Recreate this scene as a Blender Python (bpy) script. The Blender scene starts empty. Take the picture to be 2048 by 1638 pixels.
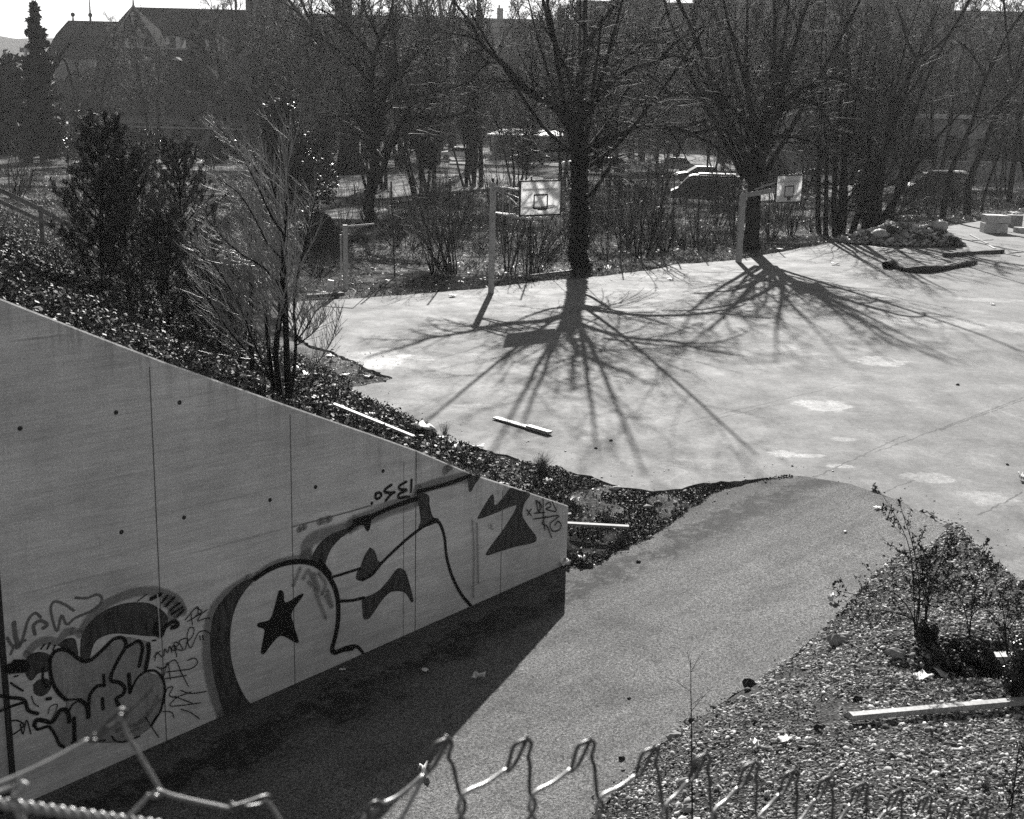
import bpy, math, random
import numpy as np
from mathutils import Vector, Matrix
from mathutils.geometry import tessellate_polygon
R = math.radians
scene = bpy.context.scene
COL = scene.collection
# ------------------------------------------------------------------ camera model
F, CX, CY, CH = 2500.0, 1024.0, 819.0, 6.7
_u = np.array([254.0, 10181.0, F]); _u /= np.linalg.norm(_u)
_y = np.array([0, 0, -1.0]); _y -= _u * (_y @ _u); _y /= np.linalg.norm(_y)
_x = np.cross(_y, _u)
MW = np.array([_x, _y, _u])
CAM = np.array([0, 0, CH])
def ray(px, py):
    d = MW @ np.array([(px - CX) / F, (CY - py) / F, -1.0])
    return d / np.linalg.norm(d)
def at(px, py, z=0.0):
    d = ray(px, py); return CAM + d * ((z - CH) / d[2])
def aty(px, py, Y):
    d = ray(px, py); return CAM + d * (Y / d[1])
def proj(P):
    c = MW.T @ (np.asarray(P, float) - CAM); return CX + F * c[0] / -c[2], CY - F * c[1] / -c[2]
cd = bpy.data.cameras.new('camera'); cam = bpy.data.objects.new('camera', cd); COL.objects.link(cam)
cd.sensor_fit = 'HORIZONTAL'; cd.sensor_width = 36; cd.lens = 36 * F / 2048; cd.clip_start = .05; cd.clip_end = 6000
mm = Matrix(MW.tolist()).to_4x4(); mm.translation = Vector((0, 0, CH)); cam.matrix_world = mm
cd.dof.use_dof = True; cd.dof.focus_distance = 32; cd.dof.aperture_fstop = 12
scene.camera = cam
# ------------------------------------------------------------------ light
AZ, EL = R(2.7), R(28.3)
SUN = np.array([math.sin(AZ) * math.cos(EL), math.cos(AZ) * math.cos(EL), math.sin(EL)])
sl = bpy.data.lights.new('sun', 'SUN'); sl.energy = 5.0; sl.angle = R(.53); sl.color = (1, .985, .96)
so = bpy.data.objects.new('sun', sl); COL.objects.link(so)
so.rotation_euler = Vector(SUN.tolist()).to_track_quat('Z', 'Y').to_euler()
w = bpy.data.worlds.new('World'); scene.world = w; w.use_nodes = True
nt = w.node_tree; bg = nt.nodes['Background']; bg.inputs['Strength'].default_value = .05
sky = nt.nodes.new('ShaderNodeTexSky'); sky.sky_type = 'NISHITA'; sky.sun_disc = False
sky.sun_elevation = EL; sky.sun_rotation = AZ; sky.air_density = 1; sky.dust_density = .7
bw = nt.nodes.new('ShaderNodeRGBToBW'); nt.links.new(sky.outputs[0], bw.inputs[0]); nt.links.new(bw.outputs[0], bg.inputs[0])
vs = scene.view_settings; scene.display_settings.display_device = 'sRGB'
vs.view_transform = 'Standard'; vs.look = 'None'; vs.gamma = 1; vs.use_curve_mapping = False; vs.exposure = 1.08
cy = scene.cycles; cy.max_bounces = 5; cy.diffuse_bounces = 3; cy.glossy_bounces = 2; cy.transparent_max_bounces = 24
cy.volume_bounces = 0; cy.use_denoising = False; cy.caustics_reflective = False; cy.caustics_refractive = False
cy.sample_clamp_indirect = 4
# ------------------------------------------------------------------ materials
MATS = {}
class NB:
    """tiny node helper"""
    def __init__(s, m):
        s.m = m; s.t = m.node_tree; s.n = s.t.nodes; s.l = s.t.links
        s.b = s.n['Principled BSDF']; s.tc = s.n.new('ShaderNodeTexCoord')
    def new(s, ty, **kw):
        n = s.n.new(ty)
        for k, v in kw.items(): setattr(n, k, v)
        return n
    def link(s, a, b): s.l.new(a, b)
    def mapping(s, scale=(1, 1, 1), rot=(0, 0, 0), loc=(0, 0, 0), src='Object'):
        mp = s.n.new('ShaderNodeMapping'); mp.inputs['Scale'].default_value = scale
        mp.inputs['Rotation'].default_value = rot; mp.inputs['Location'].default_value = loc
        s.link(s.tc.outputs[src], mp.inputs[0]); return mp.outputs[0]
    def mapt(s, scale, rot):
        mp = s.n.new('ShaderNodeMapping'); mp.vector_type = 'TEXTURE'; mp.inputs['Scale'].default_value = scale; mp.inputs['Rotation'].default_value = (0, 0, rot)
        s.link(s.tc.outputs['Object'], mp.inputs[0]); return mp.outputs[0]
    def noise(s, scale, detail=4, rough=.6, vec=None, lo=0, hi=1, a=.3, b=.7, dist=0):
        n = s.n.new('ShaderNodeTexNoise'); n.inputs['Scale'].default_value = scale
        n.inputs['Detail'].default_value = detail; n.inputs['Roughness'].default_value = rough
        n.inputs['Distortion'].default_value = dist
        s.link(vec if vec is not None else s.tc.outputs['Object'], n.inputs['Vector'])
        return s.mapr(n.outputs['Fac'], a, b, lo, hi)
    def mapr(s, v, a, b, lo=0, hi=1, smooth=False):
        r = s.n.new('ShaderNodeMapRange'); r.clamp = True
        if smooth: r.interpolation_type = 'SMOOTHSTEP'
        for i, q in zip((1, 2, 3, 4), (a, b, lo, hi)): r.inputs[i].default_value = q
        s.link(v, r.inputs[0]); return r.outputs[0]
    def math(s, op, a, b=None, c=None):
        n = s.n.new('ShaderNodeMath'); n.operation = op
        for i, q in enumerate((a, b, c)):
            if q is None: continue
            if isinstance(q, (int, float)): n.inputs[i].default_value = q
            else: s.link(q, n.inputs[i])
        return n.outputs[0]
    def mul(s, a, b): return s.math('MULTIPLY', a, b)
    def add(s, a, b): return s.math('ADD', a, b)
    def mix(s, f, a, b):   # scalars a->b
        return s.add(a, s.mul(f, s.math('SUBTRACT', b, a)))
    def col(s, v): s.link(v, s.b.inputs['Base Color'])
    def bump(s, h, strength=.4, dist=.01):
        n = s.n.new('ShaderNodeBump'); n.inputs['Strength'].default_value = strength; n.inputs['Distance'].default_value = dist
        s.link(h, n.inputs['Height']); s.link(n.outputs[0], s.b.inputs['Normal'])
def newmat(name, rough=.8, spec=.3, metal=0):
    m = bpy.data.materials.new(name); m.use_nodes = True; MATS[name] = m
    b = m.node_tree.nodes['Principled BSDF']
    b.inputs['Roughness'].default_value = rough; b.inputs['Metallic'].default_value = metal
    b.inputs['Specular IOR Level'].default_value = spec
    return NB(m)
def simple(name, g0, g1, scale=3, rough=.8, spec=.3, metal=0, bump=0, bdist=.01, fine=0, src='Object'):
    nb = newmat(name, rough, spec, metal)
    v = nb.tc.outputs[src]
    c = nb.noise(scale, 5, .65, vec=v, lo=g0, hi=g1)
    if fine:
        c = nb.mul(c, nb.noise(fine, 3, .7, vec=v, lo=.55, hi=1.4))
    nb.col(c)
    if bump: nb.bump(nb.noise(fine or scale * 6, 3, .7, vec=v), bump, bdist)
    return nb.m
simple('bark', .022, .055, 4, .95, .0, bump=.6, bdist=.02, fine=25)
simple('bark_dark', .012, .032, 4, .9, .15, bump=.6, bdist=.02, fine=25)
simple('twig', .035, .09, 1.5, .7, .2)
simple('twig_pale', .15, .36, 1.5, .5, .5)
simple('twig_grey', .035, .09, .6, .7, .2)
simple('ivy_leaf', .02, .08, 6, .6, .15)
simple('ground_ivy', .03, .12, 5, .6, .2)
simple('needle', .05, .13, 2, .6, .2)
simple('conifer_leaf', .02, .05, 2, .7, .2)
simple('holly_leaf', .02, .06, 3, .36, .5)
simple('dry_leaf', .12, .4, 5, .6, .3)
simple('grass_blade', .05, .2, .8, .6, .3)
simple('litter', .55, .8, 8, .6, .3)
simple('litter_grey', .2, .5, 3, .7, .3)
simple('wood_pale', .24, .44, 3, .6, .35, fine=30)
simple('wood_grey', .12, .25, 3, .7, .3, fine=30)
simple('wood_dark', .05, .1, 3, .8, .3, fine=30)
simple('galvanised', .32, .5, 6, .45, .5, metal=.3, fine=40)
simple('paint_post', .30, .44, 5, .55, .4, fine=20)
simple('board_white', .8, .9, 4, .55, .4, fine=60)
simple('black_paint', .012, .03, 5, .5, .4)
simple('wire', .26, .46, 60, .42, .5, metal=.5)
simple('wire_shade_tone', .07, .16, 60, .42, .5, metal=.4)  # darker copy of wire: shade of the backlit tips put into the colour
simple('stone', .24, .62, 2.2, .9, .1, src='Object')
simple('roof_tile', .05, .09, .8, .9, 0, fine=6)
simple('roof_edge', .3, .45, .8, .85, 0)
simple('mansion_wall', .2, .3, .5, .9, 0, fine=3)
simple('flat_wall', .2, .3, .2, .9, 0, fine=2)
simple('flat_wall_pale', .5, .6, .2, .9, .2, fine=2)
simple('white_wall', .6, .75, .5, .8, .2)
simple('bright_roof', .7, .8, .5, .6, .4)
nb = newmat('board_skin', .55, .4); nb.col(nb.noise(5, 4, .7, lo=.8, hi=.9))
tr_ = nb.new('ShaderNodeBsdfTranslucent'); tr_.inputs[0].default_value = (.85, .85, .85, 1); mx_ = nb.new('ShaderNodeMixShader'); mx_.inputs[0].default_value = .75
nb.link(nb.b.outputs[0], mx_.inputs[1]); nb.link(tr_.outputs[0], mx_.inputs[2]); nb.link(mx_.outputs[0], nb.n['Material Output'].inputs['Surface'])
simple('window_glass', .015, .04, 1, .35, .3)
simple('car_dark', .03, .06, 1, .5, .2)
simple('car_grey', .15, .25, 1, .25, .5)
simple('car_white', .6, .7, 1, .25, .5)
simple('rubber', .015, .03, 8, .8, .2)
simple('foam', .45, .65, 1.5, .8, .2, fine=12)
simple('fabric_dark', .015, .06, 2, .8, .3, fine=14)
simple('rubble', .06, .5, 2.5, .8, .3, fine=9)
simple('joint_dark', .03, .06, 4, .9, .1)
simple('hill_wood', .05, .1, .01, .95, 0)
simple('path_gravel', .26, .42, .5, .95, 0, fine=8)
# ------------------------------------------------------------------ objects
def tag(o, label=None, cat=None, group=None, kind=None):
    if label: o['label'] = label
    if cat: o['category'] = cat
    if group: o['group'] = group
    if kind: o['kind'] = kind
    return o
def meshobj(name, V, Fc, mat, parent=None, loc=(0, 0, 0), smooth=False, uv=None):
    """V (n,3) array in world/parent space; Fc = list or int array (m,k)"""
    me = bpy.data.meshes.new(name)
    V = np.asarray(V, dtype=np.float32)
    if isinstance(Fc, np.ndarray):
        m, k = Fc.shape
        me.vertices.add(len(V)); me.vertices.foreach_set('co', V.ravel())
        me.loops.add(m * k); me.loops.foreach_set('vertex_index', Fc.astype(np.int32).ravel())
        me.polygons.add(m); me.polygons.foreach_set('loop_start', np.arange(m, dtype=np.int32) * k)
        me.polygons.foreach_set('loop_total', np.full(m, k, np.int32))
        me.update(calc_edges=True)
    else:
        me.from_pydata(V.tolist(), [], Fc); me.update()
    if smooth: me.polygons.foreach_set('use_smooth', np.ones(len(me.polygons), bool))
    if uv is not None:
        l = me.uv_layers.new(name='UVMap')
        idx = np.empty(len(me.loops), np.int32); me.loops.foreach_get('vertex_index', idx)
        l.data.foreach_set('uv', np.asarray(uv, np.float32)[idx].ravel())
    me.materials.append(MATS[mat])
    o = bpy.data.objects.new(name, me); COL.objects.link(o)
    if parent is not None: o.parent = parent
    o.location = loc
    return o
def empty(name, loc=(0, 0, 0), rz=0):
    o = bpy.data.objects.new(name, None); COL.objects.link(o)
    o.location = [float(c) for c in loc]; o.rotation_euler = (0, 0, rz); o.empty_display_size = .3
    return o
class MB:
    """collects shapes into one mesh (coordinates local to its parent)"""
    def __init__(s): s.V = []; s.F = []; s.n = 0
    def addm(s, V, Fc):
        s.V.append(np.asarray(V, float)); s.F += [[i + s.n for i in f] for f in Fc]; s.n += len(V); return s
    def box(s, c, size, rz=0, rx=0, ry=0):
        h = np.array(size) / 2
        V = np.array([[x, y, z] for x in (-1, 1) for y in (-1, 1) for z in (-1, 1)]) * h
        Rm = np.array((Matrix.Rotation(rz, 3, 'Z') @ Matrix.Rotation(ry, 3, 'Y') @ Matrix.Rotation(rx, 3, 'X')))
        V = V @ Rm.T + np.array(c)
        return s.addm(V, [(0, 1, 3, 2), (4, 6, 7, 5), (0, 4, 5, 1), (2, 3, 7, 6), (0, 2, 6, 4), (1, 5, 7, 3)])
    def beam(s, a, b, wd, ht, up=(0, 0, 1)):
        a = np.array(a, float); b = np.array(b, float); d = b - a; L = np.linalg.norm(d); d /= L
        sd = np.cross(d, up); sd /= np.linalg.norm(sd); u = np.cross(sd, d)
        V = [p + sd * i * wd / 2 + u * j * ht / 2 for p in (a, b) for i, j in ((-1, -1), (1, -1), (1, 1), (-1, 1))]
        return s.addm(V, [(0, 1, 2, 3), (4, 7, 6, 5), (0, 4, 5, 1), (1, 5, 6, 2), (2, 6, 7, 3), (3, 7, 4, 0)])
    def tube(s, pts, rad, n=8, cap=True):
        pts = np.asarray(pts, float); K = len(pts); rad = np.broadcast_to(rad, (K,)).astype(float)
        V, Fq = tubes(pts[None], rad[None], n)
        s.addm(V, Fq.tolist())
        if cap:
            b = s.n - K * n
            s.F += [[b + i for i in range(n)][::-1], [b + (K - 1) * n + i for i in range(n)]]
        return s
    def cyl(s, a, b, r, n=10, r2=None): return s.tube([a, b], [r, r if r2 is None else r2], n)
    def prism(s, poly, ax, h0, h1):
        """poly 2D extruded along axis ax ('x','y','z')"""
        def p3(p, h): return {'x': (h, p[0], p[1]), 'y': (p[0], h, p[1]), 'z': (p[0], p[1], h)}[ax]
        n = len(poly); V = [p3(p, h0) for p in poly] + [p3(p, h1) for p in poly]
        Fc = [list(range(n))[::-1], list(range(n, 2 * n))] + [[i, (i + 1) % n, n + (i + 1) % n, n + i] for i in range(n)]
        return s.addm(V, Fc)
    def build(s, name, mat, parent=None, loc=(0, 0, 0), smooth=False, bevel=0):
        o = meshobj(name, np.concatenate(s.V), s.F, mat, parent, loc, smooth)
        if bevel:
            b = o.modifiers.new('bevel', 'BEVEL'); b.width = bevel; b.segments = 2; b.limit_method = 'ANGLE'
        return o
def tubes(P, Rr, n):
    """P (N,K,3) polylines, Rr (N,K) radii -> verts, quad faces"""
    N, K, _ = P.shape
    T = np.empty_like(P); T[:, 1:-1] = P[:, 2:] - P[:, :-2] if K > 2 else T[:, 1:-1]
    T[:, 0] = P[:, 1] - P[:, 0]; T[:, -1] = P[:, -1] - P[:, -2]
    T /= np.linalg.norm(T, axis=2, keepdims=True) + 1e-12
    ref = np.zeros_like(T[:, 0]); m = P[:, -1] - P[:, 0]
    ax = np.argmin(np.abs(m), axis=1); ref[np.arange(N), ax] = 1
    U = np.cross(T, ref[:, None, :]); U /= np.linalg.norm(U, axis=2, keepdims=True) + 1e-12
    W_ = np.cross(T, U)
    a = np.arange(n) * 2 * math.pi / n
    V = P[:, :, None, :] + Rr[:, :, None, None] * (np.cos(a)[None, None, :, None] * U[:, :, None, :] + np.sin(a)[None, None, :, None] * W_[:, :, None, :])
    V = V.reshape(-1, 3)
    k = np.arange(K - 1)[:, None] * n; i = np.arange(n)[None, :]; j = (i + 1) % n
    q = np.stack([k + i, k + j, k + n + j, k + n + i], -1).reshape(-1, 4)
    Fq = (np.arange(N)[:, None, None] * (K * n) + q[None]).reshape(-1, 4)
    return V, Fq
def copy_tree(o, parent=None):
    c = o.copy(); COL.objects.link(c)
    if parent is not None: c.parent = parent
    for ch in list(o.children): copy_tree(ch, c)
    return c
def resample(pts, n):
    pts = np.asarray(pts, float); d = np.r_[0, np.cumsum(np.linalg.norm(np.diff(pts, axis=0), axis=1))]
    q = np.linspace(0, d[-1], n)
    return np.stack([np.interp(q, d, pts[:, i]) for i in range(pts.shape[1])], 1)
def catmull(pts, sub=5):
    P = np.asarray(pts, float)
    if len(P) < 3: return resample(P, 3)
    Q = np.vstack([2 * P[0] - P[1], P, 2 * P[-1] - P[-2]]); out = []
    for i in range(1, len(Q) - 2):
        for k in range(sub):
            t = k / sub; a, b, c, d = Q[i - 1], Q[i], Q[i + 1], Q[i + 2]
            out.append(.5 * ((2 * b) + (c - a) * t + (2 * a - 5 * b + 4 * c - d) * t * t + (3 * b - a - 3 * c + d) * t ** 3))
    out.append(P[-1]); return np.array(out)
ORD = ['leftmost', 'second from the left', 'third from the left', 'fourth from the left', 'fifth from the left', 'sixth from the left', 'seventh from the left', 'eighth from the left', 'ninth from the left', 'tenth from the left', 'eleventh from the left', 'twelfth from the left', 'thirteenth from the left', 'fourteenth from the left', 'fifteenth from the left', 'sixteenth from the left', 'seventeenth from the left', 'eighteenth from the left', 'nineteenth from the left', 'twentieth from the left']
def ordn(i, n):
    if n > 20 and i >= n / 2:
        j = n - 1 - i
        return ORD[j].replace('left', 'right') if j < 20 else 'middle'
    if i == n - 1: return 'rightmost'
    return ORD[i] if i < 20 else 'middle'
HAZE = .0002
def island(name, g0, g1, p=1.0):
    m = MATS[name]; t = m.node_tree; b = t.nodes['Principled BSDF']; old = b.inputs['Base Color'].links[0].from_socket
    g = t.nodes.new('ShaderNodeNewGeometry'); r = t.nodes.new('ShaderNodeMapRange'); r.inputs[3].default_value = g0; r.inputs[4].default_value = g1
    pw = t.nodes.new('ShaderNodeMath'); pw.operation = 'POWER'; pw.inputs[1].default_value = p
    t.links.new(g.outputs['Random Per Island'], pw.inputs[0]); t.links.new(pw.outputs[0], r.inputs[0])
    mu = t.nodes.new('ShaderNodeMath'); mu.operation = 'MULTIPLY'; t.links.new(old, mu.inputs[0]); t.links.new(r.outputs[0], mu.inputs[1]); t.links.new(mu.outputs[0], b.inputs['Base Color'])
for n_, a_, b_, p_ in (('stone', .2, 1.35, 1.7), ('ground_ivy', .3, 2.6, 3), ('ivy_leaf', .5, 2, 2), ('holly_leaf', .5, 2, 2), ('dry_leaf', .3, 1.5, 1), ('grass_blade', .5, 1.6, 1), ('rubble', .3, 1.5, 1.5), ('needle', .6, 1.5, 1), ('litter_grey', .5, 1.5, 1)): island(n_, a_, b_, p_)
# ================================================================== TERRAIN
P0 = np.array([.9306, 18.784]); WD = np.array([-.71186, -.70232]); WN = np.array([.70232, -.71186])   # wall end, direction, front normal
RA = np.array([5.0525, 22.475]); RN = np.array([-.92926, -.36942]); RG = .082
def rampz(x, y): return -RG * ((x - RA[0]) * RN[0] + (y - RA[1]) * RN[1])
def onramp(px, py, up=0):
    d = ray(px, py); c0 = (CAM[0] - RA[0]) * RN[0] + (CAM[1] - RA[1]) * RN[1]
    return CAM + d * ((-RG * c0 - CH + up) / (d[2] + RG * (d[0] * RN[0] + d[1] * RN[1])))
def tw(x, y):
    dx, dy = x - P0[0], y - P0[1]; return dx * WD[0] + dy * WD[1], dx * WN[0] + dy * WN[1]   # t along wall, w in front of the wall
def jit(poly, step, amp, seed):
    rg = np.random.RandomState(seed); P = np.asarray(poly, float); L = np.r_[0, np.cumsum(np.linalg.norm(np.diff(P, axis=0), axis=1))]
    n = max(2, int(L[-1] / step)); Q = resample(P, n)
    a = np.zeros(n)
    for k, s in ((1, .35), (3, .4), (8, .6)):
        m = max(2, n // k); a += np.interp(np.linspace(0, 1, n), np.linspace(0, 1, m), rg.normal(0, s, m))
    T = np.gradient(Q, axis=0); T /= np.linalg.norm(T, axis=1, keepdims=True) + 1e-9
    Q[1:-1] += (np.stack([T[:, 1], -T[:, 0]], 1) * (a * amp)[:, None])[1:-1]
    return Q
def pxs(L, f=at): return np.array([f(*p)[:2] for p in L])
back = [(560, 606), (600, 602), (723, 597), (839, 587), (980, 577), (1079, 563), (1181, 555), (1298, 541), (1348, 530), (1471, 520), (1540, 507), (1656, 487), (1800, 468), (1929, 447), (2048, 428), (2300, 400)]
front = [(2300, 1330), (2048, 1196), (1950, 1115), (1900, 1066), (1800, 1012), (1700, 976), (1600, 955), (1500, 959), (1440, 964), (1400, 968), (1365, 978), (1300, 984), (1240, 976), (1180, 955), (1140, 945), (1100, 937), (1050, 925), (960, 895), (900, 880), (850, 866), (790, 848), (720, 824), (670, 803), (650, 790), (700, 777), (765, 766), (790, 757), (745, 742), (700, 717), (650, 697), (622, 690), (600, 672), (560, 650)]
bj = jit(pxs(back), .35, .10, 3)
fj = jit(pxs(front), .12, .07, 4)
COURT = np.vstack([bj, [[75, 78], [75, 11]], fj])
gravel_px = [(1050, 1900), (1110, 1760), (1180, 1638), (1262, 1545), (1340, 1480), (1400, 1437), (1505, 1368), (1580, 1320), (1640, 1262), (1700, 1205), (1755, 1145), (1800, 1105), (1850, 1100)]
GE = jit(pxs(gravel_px, onramp), .1, .03, 5)      # ramp / gravel bank edge
grass_px = [(1133, 1128), (1175, 1142), (1225, 1108), (1300, 1074), (1350, 1040), (1390, 1012), (1420, 990), (1480, 966), (1580, 955)]
HE_ = jit(pxs(grass_px, onramp), .1, .04, 6)
wl = P0 + WD * 14
RAMP = np.vstack([GE, pxs([(1900, 1066), (1800, 1012), (1700, 976), (1600, 955)]), HE_[::-1], [P0], [wl], [wl + WN * 9]])
def inside(poly, X, Y):
    r = np.zeros(X.shape, bool); n = len(poly); j = n - 1
    for i in range(n):
        xi, yi = poly[i]; xj, yj = poly[j]
        if yi != yj:
            c = ((yi > Y) != (yj > Y)) & (X < (xj - xi) * (Y - yi) / (yj - yi) + xi); r ^= c
        j = i
    return r
def dist(poly, X, Y, closed=True):
    D = np.full(X.shape, 1e9); n = len(poly)
    for i in range(n if closed else n - 1):
        a = poly[i]; b = poly[(i + 1) % n]; d = b - a; L = d @ d + 1e-12
        t = np.clip(((X - a[0]) * d[0] + (Y - a[1]) * d[1]) / L, 0, 1)
        D = np.minimum(D, np.hypot(X - a[0] - t * d[0], Y - a[1] - t * d[1]))
    return D
def vnoise(X, Y, s, seed):
    rg = np.random.RandomState(seed); G = rg.rand(256, 256); x = X / s; y = Y / s
    xi = np.floor(x).astype(int); yi = np.floor(y).astype(int); fx = x - xi; fy = y - yi
    fx = fx * fx * (3 - 2 * fx); fy = fy * fy * (3 - 2 * fy)
    g = lambda a, b: G[a % 256, b % 256]
    return (g(xi, yi) * (1 - fx) + g(xi + 1, yi) * fx) * (1 - fy) + (g(xi, yi + 1) * (1 - fx) + g(xi + 1, yi + 1) * fx) * fy - .5
def sm(x): x = np.clip(x, 0, 1); return x * x * (3 - 2 * x)
RS = resample(np.vstack([RAMP, RAMP[:1]]), 90); GES = resample(GE, 30)
CRS = resample(np.vstack([COURT, COURT[:1]]), 380)
def G(X, Y):
    """ground height"""
    X = np.asarray(X, float); Y = np.asarray(Y, float); t, w_ = tw(X, Y)
    near = (np.hypot(X, Y - 15) < 40)
    plane = .50 - .475 * (.866 * (X - P0[0]) + .5 * (Y - P0[1]))
    e = .5 * (plane + np.sqrt(plane * plane + .09)) - .1
    e = e * np.where((t < 0) & near & (w_ > -6), .1 + .9 * sm(1 + t / .5), 1)
    e = 5.1 - .5 * ((5.1 - e) + np.sqrt((5.1 - e) ** 2 + .1)) + .03
    e = np.where(e < .02, -.04, e) 
    lump = vnoise(X, Y, 1.3, 1) * .12 + vnoise(X, Y, .35, 2) * .07
    park = vnoise(X, Y, 7, 7) * .25 * sm((Y - 50) / 20)
    z = np.where(e > .02, e, -.04) + np.where(near, lump * .8, 0) + np.where(w_ > 0, 0, 0) + park
    z = np.where(Y > 46, np.maximum(z, -.03), z)
    # gravel bank on the right of the ramp
    if near.any():
        inr = inside(RAMP, X, Y); dr = np.where(near, dist(RS, X, Y), 50)
        rz = rampz(X, Y)
        isg = (~inr) & ((w_ > 0) | (t < 0)) & near & (Y < 21.5) & (X > P0[0] + np.where(Y > 16, 2.4, -1.5))
        gb = rz + .03 + np.minimum(.42 * dr, 1.1 + .16 * dr) ; gb = np.minimum(gb, .22 + .12 * np.clip(14 - Y, 0, 9)) + lump * .55 * sm(dr / .6)
        mound = -.5 * np.exp(-((X - 5.75) / .8) ** 2 - ((Y - 13.85) / .38) ** 2) + .25 * np.exp(-((X - 6.0) ** 2 + (Y - 14.3) ** 2) / 1.1)
        z = np.where(isg, gb + mound * sm(dr / .8), z)
        # grass bank between court edge and ramp, and past the wall end
        isb = (~inr) & ((w_ > -.35) | (t < 0)) & near & (~isg)
        wd = np.clip(.12 + .9 * (-t), .12, 1.7)
        dcc = np.where(near, dist(CRS, X, Y), 9)
        k = np.where(dcc < 5, sm(dr / (dr + dcc + .02) * 1.1 * np.clip(dr / .12, 0, 1)), sm(dr / wd))
        k = np.where(w_ < -.28, np.maximum(k, sm((t + .6) / .6)), k)
        z = np.where(isb & (t < .0), (rz + .02) * (1 - k) + (z + .0) * k, z)
        z = np.where(isb & (t >= 0) & (w_ > -.2), rz - .08, z)
        z = np.where(inr, rz - .07, z)
    inc = inside(COURT, X, Y)
    z = np.where(inc & ~(near & inside(RAMP, X, Y)), -.25 , z)
    dc = np.where(near & ~inc, dist(CRS, X, Y), 9)
    # broken court edge: the soil lies lower right beside the slab
    return z
def hit(px, py, s0=8, s1=400):
    """march a pixel ray on to the ground"""
    d = ray(px, py); s = np.concatenate([np.arange(s0, 60, .05), np.arange(60, s1, .5)])
    P = CAM[None] + s[:, None] * d[None]; z = np.maximum(G(P[:, 0], P[:, 1]), np.where(inside(COURT, P[:, 0], P[:, 1]), 0, -9))
    i = np.argmax(P[:, 2] < z); q = P[i].copy(); q[2] = z[i]; return q
# grid in wall coordinates (t along, v = -w behind), fine near, coarse far
def axis(lo, hi, step, far, ratio):
    a = list(np.arange(lo, hi, step)); s = step
    b = [a[-1]]
    while b[-1] < far: s *= ratio; b.append(b[-1] + min(s, 60))
    c = [a[0]]; s = step
    while c[-1] > -far: s *= ratio; c.append(c[-1] - min(s, 60))
    return np.array(c[::-1][:-1] + a + b[1:])
ta = axis(-13, 13, .13, 1400, 1.09)
wa = axis(-8, 13, .13, 1400, 1.09)
wa = np.sort(np.r_[wa[(wa < -.36) | (wa > .1)], [-.30, -.22, -.04, .02]])
TT, WW = np.meshgrid(ta, wa, indexing='ij')
GX = P0[0] + WD[0] * TT + WN[0] * WW; GY = P0[1] + WD[1] * TT + WN[1] * WW
keep = (GY > -12)
GZ = G(GX, GY)
nT, nW = GX.shape
idx = np.arange(nT * nW).reshape(nT, nW)
quads = np.stack([idx[:-1, :-1], idx[1:, :-1], idx[1:, 1:], idx[:-1, 1:]], -1).reshape(-1, 4)
cx = GX.ravel()[quads].mean(1); cyy = GY.ravel()[quads].mean(1); ct, cw = tw(cx, cyy)
VV = np.stack([GX.ravel(), GY.ravel(), GZ.ravel()], 1)
kp = (cyy > -15) & (cyy < 1300) & (np.abs(cx) < 1200)
near_ = np.hypot(cx, cyy - 15) < 40
pl = .50 - .475 * (.866 * (cx - P0[0]) + .5 * (cyy - P0[1]))
r_emb = kp & (pl > .12) & ((cw < -.1)) & (cyy < 60)
r_grav = kp & near_ & (cyy < 21) & (cx > P0[0] + np.where(cyy > 16, 2.4, -1.5)) & (~inside(RAMP, cx, cyy)) & (~r_emb) & (~inside(COURT, cx, cyy)) & ((ct < 0) | (cw > 0))
def sub(mask, name, mat, label):
    q = quads[mask]; u, inv = np.unique(q, return_inverse=True)
    o = meshobj(name, VV[u], inv.reshape(-1, 4)[:, ::-1], mat, smooth=True); tag(o, label, None, None, 'structure'); return o
# materials of the ground
nb = newmat('soil', .95, .0)
c = nb.mix(nb.noise(.35, 6, .7), .03, .09); c = nb.mul(c, nb.noise(4, 5, .75, lo=.45, hi=1.6)); c = nb.mul(c, nb.noise(30, 3, .7, lo=.6, hi=1.5)); nb.col(c)
nb.bump(nb.noise(12, 5, .75), .9, .06)
nb = newmat('park_ground', .95, 0)
c = nb.mix(nb.noise(.12, 7, .75, a=.44, b=.56), .05, .36); c = nb.mul(c, nb.noise(1.5, 6, .8, lo=.5, hi=1.5)); nb.col(c)  # mottled ground; sharpened pale patches painted in as sunlit gaps
nb.bump(nb.noise(3, 6, .8), 1, .25)
nb = newmat('gravel_soil', .95, .2)
vo = nb.new('ShaderNodeTexVoronoi'); vo.inputs['Scale'].default_value = 26; nb.link(nb.tc.outputs['Object'], vo.inputs['Vector'])
sp = nb.new('ShaderNodeSeparateColor'); nb.link(vo.outputs['Color'], sp.inputs[0])
c = nb.mul(nb.mapr(sp.outputs[0], 0, 1, .03, .2), nb.mapr(vo.outputs['Distance'], .2, .6, 1, .25)); c = nb.mul(c, nb.noise(1.2, 4, .7, lo=.5, hi=1.3)); nb.col(c)
nb.bump(nb.mapr(vo.outputs['Distance'], 0, .6, 1, 0), .9, .03)
sub(kp & ~r_emb & ~r_grav, 'ground', 'park_ground', 'rough park grass and bare soil around the court')
sub(r_emb, 'embankment', 'soil', 'ivy grown embankment slope behind the concrete wall')
sub(r_grav, 'gravel_bank', 'gravel_soil', 'pebble covered bank on the right of the ramp')
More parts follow.
